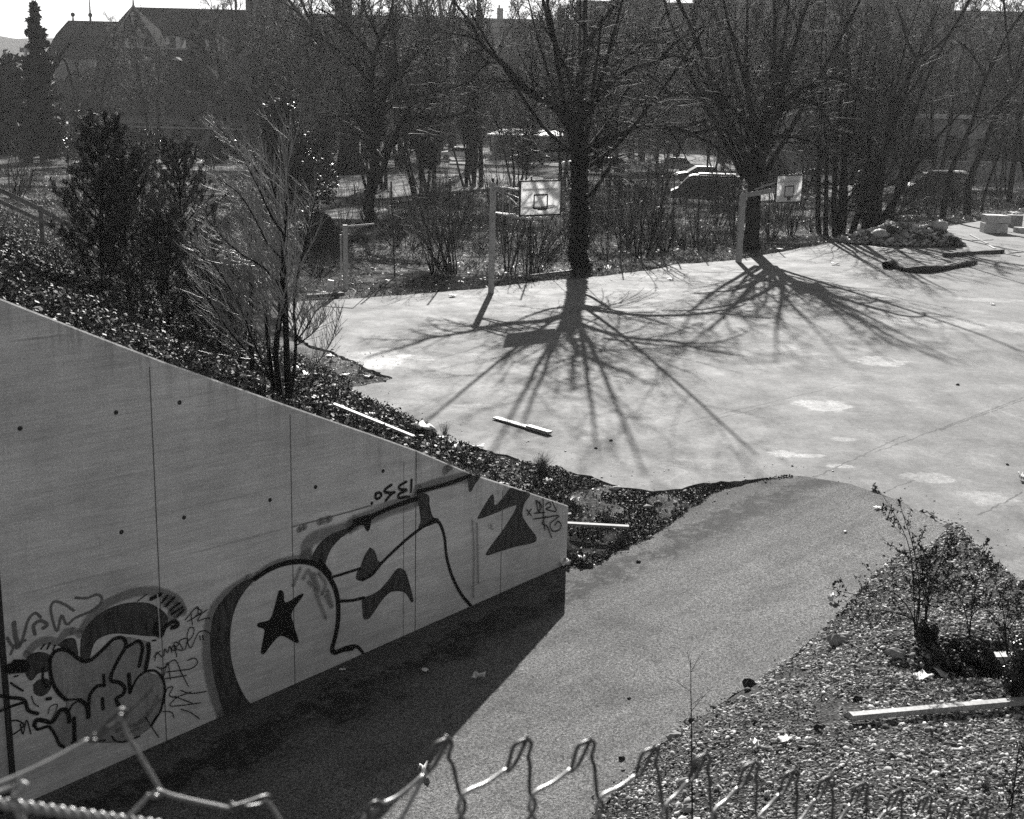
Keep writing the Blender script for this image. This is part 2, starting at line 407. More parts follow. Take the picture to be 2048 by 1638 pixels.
# ---- slabs
def slab(poly, zf, thick, name, mat, label):
    poly = [tuple(p) for p in poly]
    tri = tessellate_polygon([[Vector((p[0], p[1], 0)) for p in poly]])
    n = len(poly); V = [(p[0], p[1], zf(p[0], p[1])) for p in poly] + [(p[0], p[1], zf(p[0], p[1]) - thick) for p in poly]
    Fc = []
    for t_ in tri:
        a, b, c_ = [np.array(V[i]) for i in t_]
        Fc.append(t_ if np.cross(b - a, c_ - a)[2] > 0 else t_[::-1])
    Fc += [[i, (i + 1) % n, n + (i + 1) % n, n + i] for i in range(n)]
    o = meshobj(name, V, [list(f) for f in Fc], mat); tag(o, label, None, None, 'structure'); return o
# court asphalt: pale, worn, patched, cracked
nb = newmat('court_asphalt', .85, .2)
base = nb.mix(nb.noise(.22, 5, .6), .125, .178)
base = nb.mul(base, nb.noise(1.1, 6, .7, vec=nb.mapping((1, .45, 1), (0, 0, R(12))), lo=.64, hi=1.3))
base = nb.mul(base, nb.noise(9, 4, .8, lo=.62, hi=1.35))
base = nb.mix(nb.mul(nb.noise(.9, 7, .72, a=.56, b=.6, dist=.6), nb.noise(.25, 3, .5, a=.5, b=.56)), base, nb.mul(base, 1.35))
base = nb.mix(nb.noise(.55, 7, .75, a=.55, b=.66, dist=.4), base, nb.mul(base, .78))
base = nb.mul(base, nb.noise(55, 2, .85, lo=.4, hi=1.6))
wob = nb.noise(1.7, 5, .75, lo=-1, hi=1, a=.25, b=.75)
brk = nb.noise(5.5, 6, .85, vec=nb.mapping((1, .7, 1)), a=.4, b=.5, lo=.45, hi=1)
def patch(px, py, rx, ry, gain, rot=0, hard=.25):
    global base
    P = at(px, py)
    mp = nb.new('ShaderNodeMapping'); mp.vector_type = 'TEXTURE'; mp.inputs['Location'].default_value = (P[0], P[1], 0); mp.inputs['Rotation'].default_value = (0, 0, rot)
    mp.inputs['Scale'].default_value = (rx, ry, 1); nb.link(nb.tc.outputs['Object'], mp.inputs[0])
    ln = nb.new('ShaderNodeVectorMath'); ln.operation = 'LENGTH'; nb.link(mp.outputs[0], ln.inputs[0])
    d = nb.add(ln.outputs['Value'], nb.mul(wob, .55))
    base = nb.mix(nb.mul(nb.mapr(d, 1 - hard, 1, 1, 0), brk), base, nb.math('MINIMUM', nb.mul(base, 1 + (gain - 1) * 2.3), .6))
for a in [(755, 718, 1.0, 1.5, 1.75, 0, .4), (1650, 812, .7, .65, 1.7), (1760, 722, .75, .8, 1.75), (1930, 650, 5.0, 1.5, 1.45, -.12, .6), (1560, 695, .7, .7, 1.4), (1565, 908, .3, .3, 1.55),
          (1615, 912, .38, .16, 1.5, .3), (1680, 932, .3, .14, 1.5), (1690, 878, .33, .2, 1.45), (1860, 955, .55, .42, 1.4), (1975, 995, .6, .5, 1.4, 0, .5), (1215, 745, .35, .6, 1.35),
          (830, 715, .5, .4, 1.4), (1720, 590, 1.2, .6, 1.35), (1330, 640, .8, .5, 1.3), (960, 812, .6, .2, 1.25), (1980, 600, 1.5, .6, 1.4), (1180, 875, .3, .15, 1.3), (1450, 835, 1.1, .9, .86, 0, .7), (1040, 760, 1.4, 1.2, .85, 0, .8), (1790, 690, 2.2, 1.0, .8, .2, .7), (1100, 1000, .8, .3, .9)]: patch(*a)
geo = nb.tc.outputs['Object']; sepx = nb.new('ShaderNodeSeparateXYZ'); nb.link(geo, sepx.inputs[0])
wig = nb.mul(nb.noise(2.2, 5, .8, lo=-1, hi=1, a=.2, b=.8), .09)
def crack(p, q, wd=.012, dark=.35):
    global base
    a = at(*p); b = at(*q); d = (b - a)[:2]; L = np.linalg.norm(d); d /= L
    u_ = nb.add(nb.add(nb.mul(sepx.outputs[0], float(d[0])), nb.mul(sepx.outputs[1], float(d[1]))), float(-(a[:2] @ d)))
    v_ = nb.add(nb.add(nb.mul(sepx.outputs[0], float(-d[1])), nb.mul(sepx.outputs[1], float(d[0]))), float(-(a[0] * -d[1] + a[1] * d[0])))
    ab = nb.math('ABSOLUTE', nb.add(v_, wig))
    m_ = nb.mul(nb.mapr(ab, wd, wd * 2.2, 1, 0), nb.mul(nb.math('GREATER_THAN', u_, 0.0), nb.math('LESS_THAN', u_, float(L))))
    base = nb.mix(m_, base, nb.mul(base, dark))
for c_ in [((1340, 852), (1720, 762)), ((1400, 845), (1560, 808)), ((960, 728), (1200, 690)), ((1180, 775), (1400, 722)), ((1490, 720), (1900, 640)), ((1480, 1100), (1830, 960)), ((1750, 905), (2048, 795)), ((1880, 860), (2048, 800)), ((1630, 955), (1810, 870)), ((1500, 560), (1800, 545)), ((1960, 1030), (2048, 985)), ((1110, 700), (1340, 655))]: crack(*c_)
# granular broken edge colour on the sides
nb.col(base); nb.bump(nb.noise(55, 3, .8), .5, .006)
rr = nb.noise(.8, 5, .7, lo=.72, hi=.9); nb.link(rr, nb.b.inputs['Roughness'])
COURT_OBJ = slab(COURT, lambda x, y: 0.0, .22, 'court', 'court_asphalt', 'pale worn asphalt basketball court crossed by tree shadows')
# ramp asphalt
nb = newmat('ramp_asphalt', .85, .15)
along = nb.mapping((1, 1, 1), (0, 0, -math.atan2(WD[1], WD[0])))
base = nb.mix(nb.noise(.3, 5, .6), .135, .185)
base = nb.mul(base, nb.noise(.9, 6, .7, vec=nb.mapping((1, 1, 1), (0, 0, 0)), lo=.85, hi=1.15))
base = nb.mul(base, nb.noise(30, 2, .9, lo=.35, hi=1.75, a=.35, b=.65))
base = nb.mul(base, nb.noise(80, 2, .9, lo=.3, hi=1.8, a=.35, b=.65))
base = nb.mix(nb.noise(.7, 7, .75, a=.52, b=.64, dist=.5), base, nb.mul(base, .72))
_a = math.atan2(WD[1], WD[0])
base = nb.mul(base, nb.noise(1, 6, .75, vec=nb.mapt((3.5, .22, 1), _a), lo=.78, hi=1.2))
base = nb.mix(nb.noise(1, 5, .8, vec=nb.mapt((1.6, .05, 1), _a + .1), a=.62, b=.7), base, nb.mul(base, 1.3))
base = nb.mix(nb.noise(2.2, 6, .8, vec=nb.mapping((1, 3, 1), (0, 0, R(38))), a=.6, b=.68), base, nb.mul(base, 1.25))
vv = nb.new('ShaderNodeTexVoronoi'); vv.inputs['Scale'].default_value = 14; nb.link(nb.tc.outputs['Object'], vv.inputs['Vector'])
base = nb.mix(nb.mapr(vv.outputs['Distance'], .06, .1, 1, 0), base, .45)
# silt band along the wall foot, then painted shade over a wider strip, in wall coordinates
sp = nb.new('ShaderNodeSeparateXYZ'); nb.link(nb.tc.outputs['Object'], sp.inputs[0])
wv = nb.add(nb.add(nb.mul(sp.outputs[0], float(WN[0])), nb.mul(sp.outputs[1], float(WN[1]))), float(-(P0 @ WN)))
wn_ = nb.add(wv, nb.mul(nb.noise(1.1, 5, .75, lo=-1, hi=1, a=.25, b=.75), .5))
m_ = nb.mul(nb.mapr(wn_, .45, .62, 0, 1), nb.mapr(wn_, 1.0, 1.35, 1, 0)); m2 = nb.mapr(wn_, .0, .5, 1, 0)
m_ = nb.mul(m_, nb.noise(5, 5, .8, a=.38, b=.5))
base = nb.mix(m_, base, nb.mul(base, .32)); base = nb.mix(m2, base, nb.mul(base, .7)); base = nb.mix(nb.mapr(wn_, 1.6, 3.4, 1, 0), base, nb.mul(base, .72))  # last mix deepens the wall's cast shadow in the asphalt colour
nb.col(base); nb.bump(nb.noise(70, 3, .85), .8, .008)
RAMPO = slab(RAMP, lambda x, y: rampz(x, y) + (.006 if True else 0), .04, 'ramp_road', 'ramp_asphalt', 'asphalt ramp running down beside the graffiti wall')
# ---- park paths as sheets
def sheet(pxl, up, name, mat, label):
    q = jit(np.vstack([pxs(pxl), pxs(pxl[:1])]), .8, .25, 11)[:-1]
    z = lambda x, y: float(G(np.array([x]), np.array([y]))[0])
    n = len(q); c = q.mean(0)
    return slab(q, lambda x, y: up, .3, name, mat, label)
sheet([(560, 362), (720, 352), (1000, 350), (1090, 358), (1075, 372), (1000, 378), (850, 392), (760, 402), (660, 398), (560, 392)], .16, 'path', 'path_gravel', 'pale path crossing the park behind the court')
sheet([(640, 428), (700, 420), (780, 424), (800, 436), (740, 446), (660, 442)], .17, 'path', 'path_gravel', 'small pale clearing left of the twin stemmed tree')
sheet([(150, 322), (420, 318), (620, 322), (610, 345), (420, 345), (260, 338), (140, 336)], .16, 'path', 'path_gravel', 'pale forecourt in front of the mansion')
sheet([(900, 305), (1250, 300), (1600, 306), (2150, 300), (2150, 330), (1700, 334), (1450, 345), (1250, 348), (1130, 335), (900, 330)], .17, 'road', 'path_gravel', 'car park surface behind the trees')
sheet([(1460, 398), (1560, 380), (1750, 372), (2150, 366), (2150, 380), (1800, 388), (1500, 408)], .165, 'road', 'path_gravel', 'narrow bright lane beyond the right hand hoop')
# ---- hills
for nm, Y, pts, lb in (('hills', 1150, [(-400, 60), (0, 72), (110, 84), (230, 110), (420, 140), (700, 150), (1200, 140), (2400, 120)], 'hazy wooded hill far behind the mansion'),):
    top = [aty(p[0], p[1], Y) for p in pts]; V = []; rg = np.random.RandomState(5)
    T = resample(np.array(top), 240); T[:, 2] += vnoise(T[:, 0], T[:, 1], 14, 3) * 9
    V = np.vstack([T * [1, 1, 0] + [0, -250, -2], T * [1, 1, .6] + [0, -90, 0], T, T * [1, 1, 0] + [0, 300, -2]])
    n = 240; Fh = [[r * n + i, r * n + i + 1, (r + 1) * n + i + 1, (r + 1) * n + i] for r in range(3) for i in range(n - 1)]
    tag(meshobj(nm, V, Fh, 'hill_wood', smooth=True), lb, None, None, 'structure')
# ================================================================== WING WALL with graffiti
wm = empty('wing_wall', (P0[0], P0[1], 0), math.atan2(WD[1], WD[0]))     # local x = along wall, local y: +y is behind? (set below)
# local frame: x along WD ; y = rotate(WD,90deg) = (-WD1, WD0) = (.702,-.712) = WN (front)
tag(wm, 'tall grey concrete wing wall covered with spray paint, sloping down to the right', 'wall')
def wl2(px, py):
    d = ray(px, py); n = np.array([WN[0], WN[1], 0]); q0 = np.array([P0[0], P0[1], 0])
    k = ((q0 - CAM) @ n) / (d @ n); P = CAM + d * k
    t, _ = tw(P[0], P[1]); return np.array([t, P[2]]), k
topc = [(0, .55), (1.0, 1.0), (2.03, 1.45), (3.14, 2.02), (3.94, 2.39), (5.2, 2.96), (6.88, 3.73), (7.82, 4.19), (8.71, 4.63), (9.6, 5.0), (11, 5.1), (13.5, 5.1)]
tx = np.array([a for a, _ in topc]); tz = np.array([b for _, b in topc])
nb = newmat('wall_concrete', .85, .25)
cc = nb.mix(nb.noise(.5, 6, .7, a=.35, b=.65), .56, .78)
cc = nb.mul(cc, nb.noise(1, 4, .7, vec=nb.mapping((.5, 1, 5)), lo=.82, hi=1.14))
cc = nb.mul(cc, nb.noise(1, 5, .75, vec=nb.mapping((2.2, 1, 38)), lo=.78, hi=1.15))
cc = nb.mul(cc, nb.noise(1, 4, .8, vec=nb.mapping((5, 1, .5)), lo=.93, hi=1.05))
cc = nb.mul(cc, nb.noise(45, 3, .8, lo=.72, hi=1.2))
cc = nb.mul(cc, nb.noise(110, 2, .8, lo=.75, hi=1.2))
cc = nb.mix(nb.noise(3.2, 6, .8, a=.6, b=.72), cc, nb.mul(cc, .82))
spz = nb.new('ShaderNodeSeparateXYZ'); nb.link(nb.tc.outputs['Object'], spz.inputs[0])
# run-off stains hanging from the sloping top
topl = nb.math('SUBTRACT', nb.add(nb.mul(spz.outputs[0], .475), .56), spz.outputs[2])
st = nb.mul(nb.mapr(topl, 0, .75, 1, 0), nb.noise(1, 5, .8, vec=nb.mapping((6, 1, .35)), a=.5, b=.64))
cc = nb.mix(st, cc, nb.mul(cc, .6))
def hline(x0, x1, z, s=.62, wdt=.012):
    global cc
    zz = nb.math('ABSOLUTE', nb.add(nb.add(spz.outputs[2], -z), nb.mul(nb.noise(1.2, 3, .6, lo=-1, hi=1), .012)))
    m_ = nb.mul(nb.mapr(zz, wdt * .4, wdt * 1.6, 1, 0), nb.mul(nb.mapr(spz.outputs[0], x0, x0 + .3, 0, 1), nb.mapr(spz.outputs[0], x1 - .3, x1, 1, 0)))
    m_ = nb.mul(m_, nb.noise(1, 4, .8, vec=nb.mapping((2.5, 1, 2)), lo=.25, hi=1))
    cc = nb.mix(m_, cc, nb.mul(cc, s))
for pa, pb, s in [((0, 686), (160, 666), .5), ((0, 1197), (280, 1130), .72), ((360, 1112), (580, 1056), .6), ((180, 1155), (282, 1131), .6), ((600, 1050), (832, 990), .62), ((480, 893), (575, 868), .7), ((600, 915), (830, 870), .8), ((20, 995), (290, 945), .85), ((250, 1040), (580, 975), .8), ((600, 880), (720, 852), .8), ((860, 918), (1000, 890), .75), ((330, 800), (560, 765), .82), ((200, 740), (420, 700), .85)]:
    a, _ = wl2(*pa); b, _ = wl2(*pb); hline(min(a[0], b[0]), max(a[0], b[0]), (a[1] + b[1]) / 2, s)
nb.col(cc); nb.bump(nb.add(nb.noise(1, 4, .7, vec=nb.mapping((3, 1, 45))), nb.mul(nb.noise(60, 3, .7), .5)), .35, .004)
simple('wall_top', .42, .6, 3, .8, .3, fine=30)
def panel(x0, x1, front=0.0, gap=.008):
    xs = np.unique(np.r_[x0 + gap, x1 - gap, tx[(tx > x0 + gap) & (tx < x1 - gap)], np.arange(x0 + .2, x1 - .1, .4)]); xs = xs[(xs >= x0 + gap - 1e-6) & (xs <= x1 - gap + 1e-6)]
    zs = np.interp(xs, tx, tz); n = len(xs); zb = -2.4; th = .28
    V = [(x, front, zb) for x in xs] + [(x, front, z - .02) for x, z in zip(xs, zs)] + [(x, front - .02, z) for x, z in zip(xs, zs)] + [(x, front - th, z) for x, z in zip(xs, zs)] + [(x, front - th, zb) for x in xs]
    Fc = [[r * n + i, r * n + i + 1, (r + 1) * n + i + 1, (r + 1) * n + i] for r in range(4) for i in range(n - 1)]
    Fc += [[r * n for r in range(5)], [r * n + n - 1 for r in range(5)][::-1]]
    o = meshobj('wall_panel', V, Fc, 'wall_concrete', wm)
    return o
for a, b, f_ in ((0, 3.14, 0), (3.14, 8.93, 0), (8.97, 13.5, -.05)): panel(a, b, f_)
mj = MB(); mj.box((3.14, -.02, .0), (.035, .03, 4.0)); mj.build('expansion_joint', 'joint_dark', wm)
m_ = MB(); m_.box((8.95, -.035, 1.3), (.045, .05, 7.2)); m_.build('expansion_joint', 'joint_dark', wm)
simple('seam_grey', .14, .2, 4, .9, .1)
for x, z1 in ((1.46, 1.1), (5.2, 2.85), (7.08, 3.7)):
    MB().box((x, .0012, (z1 - 1.6) / 2), (.013, .002, z1 + 1.6)).build('formwork_seam', 'seam_grey', wm)
MB().box((3.36, .0012, .2), (.008, .002, 3.4)).build('formwork_seam', 'seam_grey', wm)
tcap = [(0, .55)] + [(x, float(np.interp(x, tx, tz))) for x in np.arange(.3, 9, .3)]
hs = []
for px, py in [(232, 825), (359, 805), (40, 857), (243, 1064), (368, 1035), (631, 974), (766, 942), (1003, 905 + 20), (540, 1000 - 0)]:
    q, _ = wl2(px, py)
    if np.interp(q[0], tx, tz) > q[1] + .05: MB().cyl((q[0], -.01, q[1]), (q[0], .003, q[1]), .027, 12).build('tie_hole', 'joint_dark', wm)
# ---- spray paint (real paint layers 2-12 mm proud of the wall is too thick: 1-4 mm)
def sprayfn(name, g, a0=1.0, streak=.25, rough=.6, scale=(30, 1, 6)):
    nb = newmat(name, rough, .3)
    v = nb.mul(nb.noise(1, 4, .75, vec=nb.mapping(scale), lo=1 - streak, hi=1 + streak * 1.6), g); nb.col(v)
    uvn = nb.new('ShaderNodeSeparateXYZ'); nb.link(nb.tc.outputs['UV'], uvn.inputs[0])
    al = nb.mapr(uvn.outputs[0], 0, 1, 0, 1, True)
    al = nb.mul(al, nb.noise(1, 3, .8, vec=nb.mapping((70, 1, 70)), lo=.8, hi=1.1)); al = nb.mul(al, a0)
    nb.link(al, nb.b.inputs['Alpha'])
sprayfn('spray_black', .008, 1, .3, rough=.8); sprayfn('spray_dark', .045, .95, .85, rough=.8, scale=(14, 1, 4)); sprayfn('spray_grey', .13, .8, .2)
sprayfn('spray_halo', .16, .55, .2); sprayfn('spray_fill', .2, .5, .6, scale=(7, 1, 2)); sprayfn('spray_light', .5, .7, .2)
TR = {'A': (580, 900, 3.4133), 'B': (0, 1160, 4.311), 'C': (0, 1078, 2.9243)}
_lay = [0.0008]
class Paint:
    def __init__(s): s.V = []; s.F = []; s.U = []; s.n = 0
    def _add(s, V, Fc, U): s.V += V; s.F += [[i + s.n for i in f] for f in Fc]; s.U += U; s.n += len(V)
    def stroke(s, tr, pts, w, soft=.35, w1=None):
        ox, oy, k = TR[tr]; Q = []; W_ = []
        n = len(pts)
        for i, (x, y) in enumerate(pts):
            q, dd = wl2(ox + x / k, oy + y / k); Q.append(q); ww = w + ((w1 if w1 else w) - w) * i / max(1, n - 1)
            W_.append(ww / k / F * dd * 1.12)
        C = catmull(np.array([[a[0], a[1], b] for a, b in zip(Q, W_)]), 6); P = C[:, :2]; wd = C[:, 2] / 2
        T = np.gradient(P, axis=0); T /= np.linalg.norm(T, axis=1, keepdims=True) + 1e-9; N = np.stack([-T[:, 1], T[:, 0]], 1)
        V = []; U = []; m = len(P); lay = _lay[0]; _lay[0] += .00006
        for i in range(m):
            y = lay + i * 1e-5
            for sgn, u in ((-1 - soft, 0), (-1 + soft, 1), (1 - soft, 1), (1 + soft, 0)):
                p = P[i] + N[i] * wd[i] * sgn; V.append((p[0], y, p[1])); U.append((u, 0))
        Fc = [[4 * i + j, 4 * i + j + 1, 4 * i + 5 + j, 4 * i + 4 + j] for i in range(m - 1) for j in range(3)]
        s._add(V, Fc, U)
        for e in (0, -1): s.dot(P[e], wd[e], soft)
        return s
    def dot(s, c, r, soft=.35):
        lay = _lay[0]; _lay[0] += .00004; n = 14; V = [(c[0], lay, c[1])]; U = [(1, 0)]
        for rr, u in ((1 - soft, 1), (1 + soft, 0)):
            for i in range(n):
                a = 2 * math.pi * i / n; V.append((c[0] + math.cos(a) * r * rr, lay, c[1] + math.sin(a) * r * rr)); U.append((u, 0))
        Fc = [[0, 1 + i, 1 + (i + 1) % n] for i in range(n)] + [[1 + i, 1 + n + i, 1 + n + (i + 1) % n, 1 + (i + 1) % n] for i in range(n)]
        s._add(V, Fc, U)
    def fill(s, tr, pts, edge=10):
        ox, oy, k = TR[tr]; P = np.array([wl2(ox + x / k, oy + y / k)[0] for x, y in pts]); P = catmull(np.vstack([P, P[:1]]), 3)[:-1]
        tri = tessellate_polygon([[Vector((p[0], p[1], 0)) for p in P]]); lay = _lay[0]; _lay[0] += .00006
        s._add([(p[0], lay, p[1]) for p in P], [list(t_) for t_ in tri], [(1, 0)] * len(P))
        s.stroke(tr, list(pts) + [pts[0]], edge)
        return s
    def build(s, name, mat, label=None):
        o = meshobj(name, s.V, s.F, mat, wm, uv=s.U)
        if label: o['label'] = label
        return o
# halos and greys first
p = Paint()
p.stroke('A', [(430, 500), (560, 450), (680, 400), (800, 365), (880, 330)], 95).stroke('A', [(870, 275), (1000, 230), (1130, 200), (1280, 165)], 70)
p.stroke('A', [(110, 720), (120, 640), (200, 585), (330, 550), (420, 520)], 85).stroke('A', [(200, 490), (270, 470)], 45).stroke('A', [(60, 545), (100, 525)], 38).stroke('A', [(1060, 140), (1095, 105)], 55).stroke('A', [(10, 525), (300, 450), (560, 375)], 10)
p.stroke('C', [(1460, 235), (1330, 320), (1240, 440), (1212, 640), (1240, 850), (1300, 1030)], 60).stroke('C', [(1500, 215), (1600, 150), (1720, 118), (1830, 115)], 40)
p.stroke('B', [(690, 460), (800, 300), (960, 180), (1150, 110), (1320, 95), (1450, 130), (1540, 190), (1575, 270)], 70).stroke('B', [(230, 640), (300, 560), (400, 520), (500, 530), (560, 460), (630, 440)], 60)
p.stroke('B', [(1440, 180), (1520, 250), (1480, 310)], 90)
p.build('graffiti', 'spray_halo', 'faint grey overspray round the painted letters')
p = Paint()
p.fill('B', [(450, 630), (560, 610), (720, 700), (850, 640), (1050, 500), (1200, 520), (1280, 560), (1260, 770), (1400, 850), (1420, 950), (1380, 1140), (1280, 1280), (1100, 1380), (900, 1400), (700, 1390), (560, 1430), (480, 1350), (430, 1270), (480, 1190), (560, 1110), (560, 1030), (450, 900), (430, 700)])
for a in ([(1000, 1300), (1250, 1200), (1350, 1000)], [(1050, 1340), (1200, 1280)], [(1100, 1150), (1300, 950)], [(1180, 1250), (1380, 1030)]): p.stroke('B', a, 30)
p.build('graffiti', 'spray_fill', 'grey filled bubble letters low on the left')
p = Paint()
p.stroke('B', [(120, 370), (130, 470), (155, 570)], 34).stroke('B', [(60, 500), (105, 565), (160, 580), (200, 490), (240, 350), (300, 285), (350, 320)], 22).stroke('B', [(220, 520), (130, 560), (90, 640)], 18)
p.stroke('B', [(300, 465), (290, 390), (350, 350), (405, 385), (370, 415)], 26)
p.stroke('B', [(635, 262), (560, 212), (480, 185), (440, 220), (445, 310), (490, 440), (530, 305), (575, 382), (650, 325), (780, 270), (860, 210), (875, 150), (830, 125), (750, 155), (650, 152)], 20)
p.build('graffiti', 'spray_grey', 'thin grey looping tag above the bubble letters')
p = Paint()
p.fill('B', [(700, 520), (725, 440), (790, 355), (880, 280), (1000, 225), (1120, 200), (1250, 200), (1330, 225), (1415, 285), (1440, 350), (1400, 465), (1290, 478), (1150, 465), (1000, 455), (900, 475), (820, 525), (785, 600), (765, 680), (720, 695), (695, 640)])
p.fill('B', [(225, 690), (260, 645), (340, 625), (415, 645), (435, 700), (415, 780), (330, 800), (270, 860), (230, 820), (215, 760)]).fill('B', [(290, 905), (330, 865), (400, 855), (435, 900), (415, 960), (360, 995), (300, 975)])
p.fill('B', [(505, 560), (560, 515), (630, 505), (655, 560), (665, 650), (600, 620)])
p.fill('C', [(1490, 225), (1400, 265), (1325, 335), (1265, 415), (1238, 520), (1236, 650), (1255, 800), (1285, 920), (1325, 1030), (1400, 1015), (1465, 982), (1430, 930), (1385, 840), (1350, 720), (1340, 600), (1350, 480), (1385, 370), (1440, 285)])
p.fill('A', [(145, 740), (200, 645), (280, 580), (360, 550), (425, 535), (340, 600), (272, 680), (238, 770), (235, 795), (180, 785)])
p.fill('A', [(870, 295), (940, 312), (948, 380), (972, 460), (1005, 470), (1000, 490), (885, 530), (895, 480), (882, 370)])
p.fill('A', [(1215, 188), (1295, 172), (1262, 225), (1228, 280)])
p.fill('A', [(545, 670), (572, 692), (598, 760), (620, 775), (560, 845), (500, 885), (458, 880), (458, 842), (482, 800), (512, 722)])
p.fill('A', [(492, 1015), (560, 990), (620, 950), (680, 882), (728, 818), (760, 814), (788, 842), (812, 920), (836, 1018), (828, 1030), (790, 972), (740, 958), (680, 968), (620, 1028), (560, 1116), (527, 1150), (503, 1140), (497, 1080)])
p.fill('A', [(1284, 458), (1322, 390), (1374, 310), (1388, 322), (1393, 378), (1422, 364), (1472, 304), (1505, 262), (1560, 277), (1634, 300), (1598, 360), (1582, 430), (1598, 482), (1648, 552), (1676, 590), (1676, 618), (1638, 636), (1540, 656), (1440, 686), (1350, 714), (1344, 698), (1384, 640), (1444, 560), (1504, 470), (1544, 396), (1540, 374), (1480, 392), (1380, 435), (1290, 466)], 7)
p.build('graffiti', 'spray_dark', 'big dark painted crescent and arrow shapes of the main lettering')
p = Paint()
p.fill('C', [(1640, 302), (1654, 314), (1668, 374), (1758, 326), (1765, 336), (1702, 430), (1716, 510), (1740, 588), (1732, 602), (1645, 562), (1590, 606), (1545, 665), (1528, 660), (1534, 620), (1548, 530), (1510, 510), (1514, 492), (1580, 470), (1612, 380), (1630, 310)], 7)
p.build('graffiti', 'spray_black', 'black five pointed star inside the round painted letter')
p = Paint()
p.stroke('C', [(1490, 232), (1560, 185), (1640, 150), (1720, 133), (1800, 135), (1870, 165), (1925, 225), (1962, 300), (1976, 380), (1975, 480), (1962, 560), (1942, 640), (1958, 662), (2010, 645), (2060, 638)], 27, .3)
p.stroke('A', [(370, 1352), (440, 1338), (480, 1362), (505, 1400), (520, 1430)], 24, .3, 14)
p.stroke('A', [(445, 492), (560, 450), (660, 405), (770, 362), (870, 330)], 30).stroke('A', [(870, 285), (960, 262), (1100, 222), (1230, 172)], 26).fill('A', [(428, 480), (540, 445), (545, 500), (535, 545), (520, 540), (500, 505), (440, 515)])
p.stroke('A', [(400, 545), (450, 505), (560, 460)], 26)
p.stroke('A', [(975, 478), (1020, 500), (1052, 590), (1068, 730), (1105, 860), (1165, 980), (1232, 1062)], 20).stroke('A', [(960, 490), (890, 535), (800, 605), (700, 695), (620, 775), (560, 848), (495, 885)], 20)
p.stroke('A', [(282, 868), (360, 845), (475, 808)], 17).stroke('A', [(322, 1032), (420, 1026), (500, 1008)], 19)
p.stroke('A', [(200, 760), (235, 800), (270, 850)], 30)
p.stroke('A', [(556, 361), (558, 362)], 18).stroke('A', [(585, 296), (608, 290), (622, 308), (600, 332), (582, 325), (584, 300)], 17).stroke('A', [(690, 238), (655, 262), (645, 285), (690, 292), (714, 288), (690, 300), (652, 345)], 18)
p.stroke('A', [(792, 216), (745, 245), (752, 268), (795, 272), (745, 298), (742, 325), (795, 318)], 18).stroke('A', [(828, 202), (824, 285)], 16).stroke('A', [(812, 318), (812, 322)], 14)
p.build('graffiti', 'spray_black', 'black outlines of the large letters with a small tag ending in an exclamation mark')
p = Paint()
p.stroke('B', [(565, 1030), (500, 970), (450, 880), (430, 780), (430, 690), (460, 625), (520, 597), (590, 612), (660, 665), (720, 698), (780, 688), (850, 630), (920, 560), (980, 508), (1045, 495), (1080, 530), (1075, 585), (1030, 660), (980, 760), (957, 820), (958, 865), (1030, 885), (1072, 930), (1055, 985), (1000, 1020), (1020, 1080)], 28, .25)
for pts, w_ in [([(1095, 575), (1190, 520)], 24), ([(1205, 530), (1225, 590), (1198, 740)], 28), ([(1275, 550), (1280, 620), (1255, 760)], 34), ([(1108, 812), (1120, 965)], 30), ([(1120, 965), (1180, 845), (1260, 785), (1340, 785), (1398, 850), (1418, 930), (1405, 1030), (1380, 1130), (1330, 1200), (1312, 1240)], 18),
    ([(890, 815), (896, 910)], 22), ([(895, 905), (840, 912), (790, 960), (765, 1030), (762, 1180)], 26), ([(880, 1022), (886, 1108)], 26), ([(570, 1030), (690, 1025)], 14), ([(690, 1035), (740, 1080), (758, 1180)], 28), ([(690, 1030), (625, 1070), (590, 1130)], 14),
    ([(292, 1250), (312, 1205), (380, 1212), (440, 1225), (480, 1180), (512, 1125), (560, 1115), (588, 1160), (592, 1220)], 32), ([(292, 1240), (320, 1285), (400, 1262), (440, 1282), (480, 1350), (505, 1410), (548, 1438)], 22), ([(634, 1190), (640, 1380)], 30), ([(610, 1400), (700, 1392)], 12), ([(960, 1345), (1000, 1388), (1080, 1390), (1200, 1345)], 12), ([(850, 1385), (900, 1380)], 14),
    ([(1310, 520), (1340, 518)], 12), ([(1345, 375), (1335, 440), (1385, 478), (1420, 405), (1500, 355), (1528, 390), (1480, 408)], 34), ([(80, 760), (205, 752)], 78), ([(120, 700), (200, 700)], 30),
    ([(90, 885), (140, 920), (195, 952)], 15), ([(120, 830), (150, 822)], 12), ([(400, 1022), (432, 1020)], 24), ([(268, 1000), (290, 1060), (330, 1088)], 8), ([(-60, 985), (60, 1008), (200, 1030), (240, 1120), (320, 1150)], 26), ([(-60, 1150), (100, 1085), (210, 1050)], 20),
    ([(88, 1212), (150, 1210), (200, 1250), (140, 1310), (95, 1328), (82, 1290)], 11), ([(170, 1240), (195, 1325), (225, 1205), (262, 1325)], 10), ([(410, 1150), (430, 1090), (490, 1070), (470, 1140), (440, 1200)], 7), ([(370, 760), (365, 850), (400, 920)], 20), ([(1300, 160), (1380, 120)], 30), ([(350, 592), (380, 550)], 12), ([(402, 592), (428, 540)], 14), ([(452, 602), (470, 560)], 12)]:
    p.stroke('B', pts, w_, .25)
for a in ([(1392, 192), (1440, 132)], [(1425, 222), (1500, 145)], [(1462, 258), (1545, 195)], [(1478, 290), (1568, 232)], [(1525, 312), (1578, 258)], [(1180, 182), (1262, 120)]): p.stroke('B', a, 17 if a[0][0] != 1180 else 8)
p.build('graffiti', 'spray_black', 'thick black outlines of the bubble letters low on the left')
p = Paint()
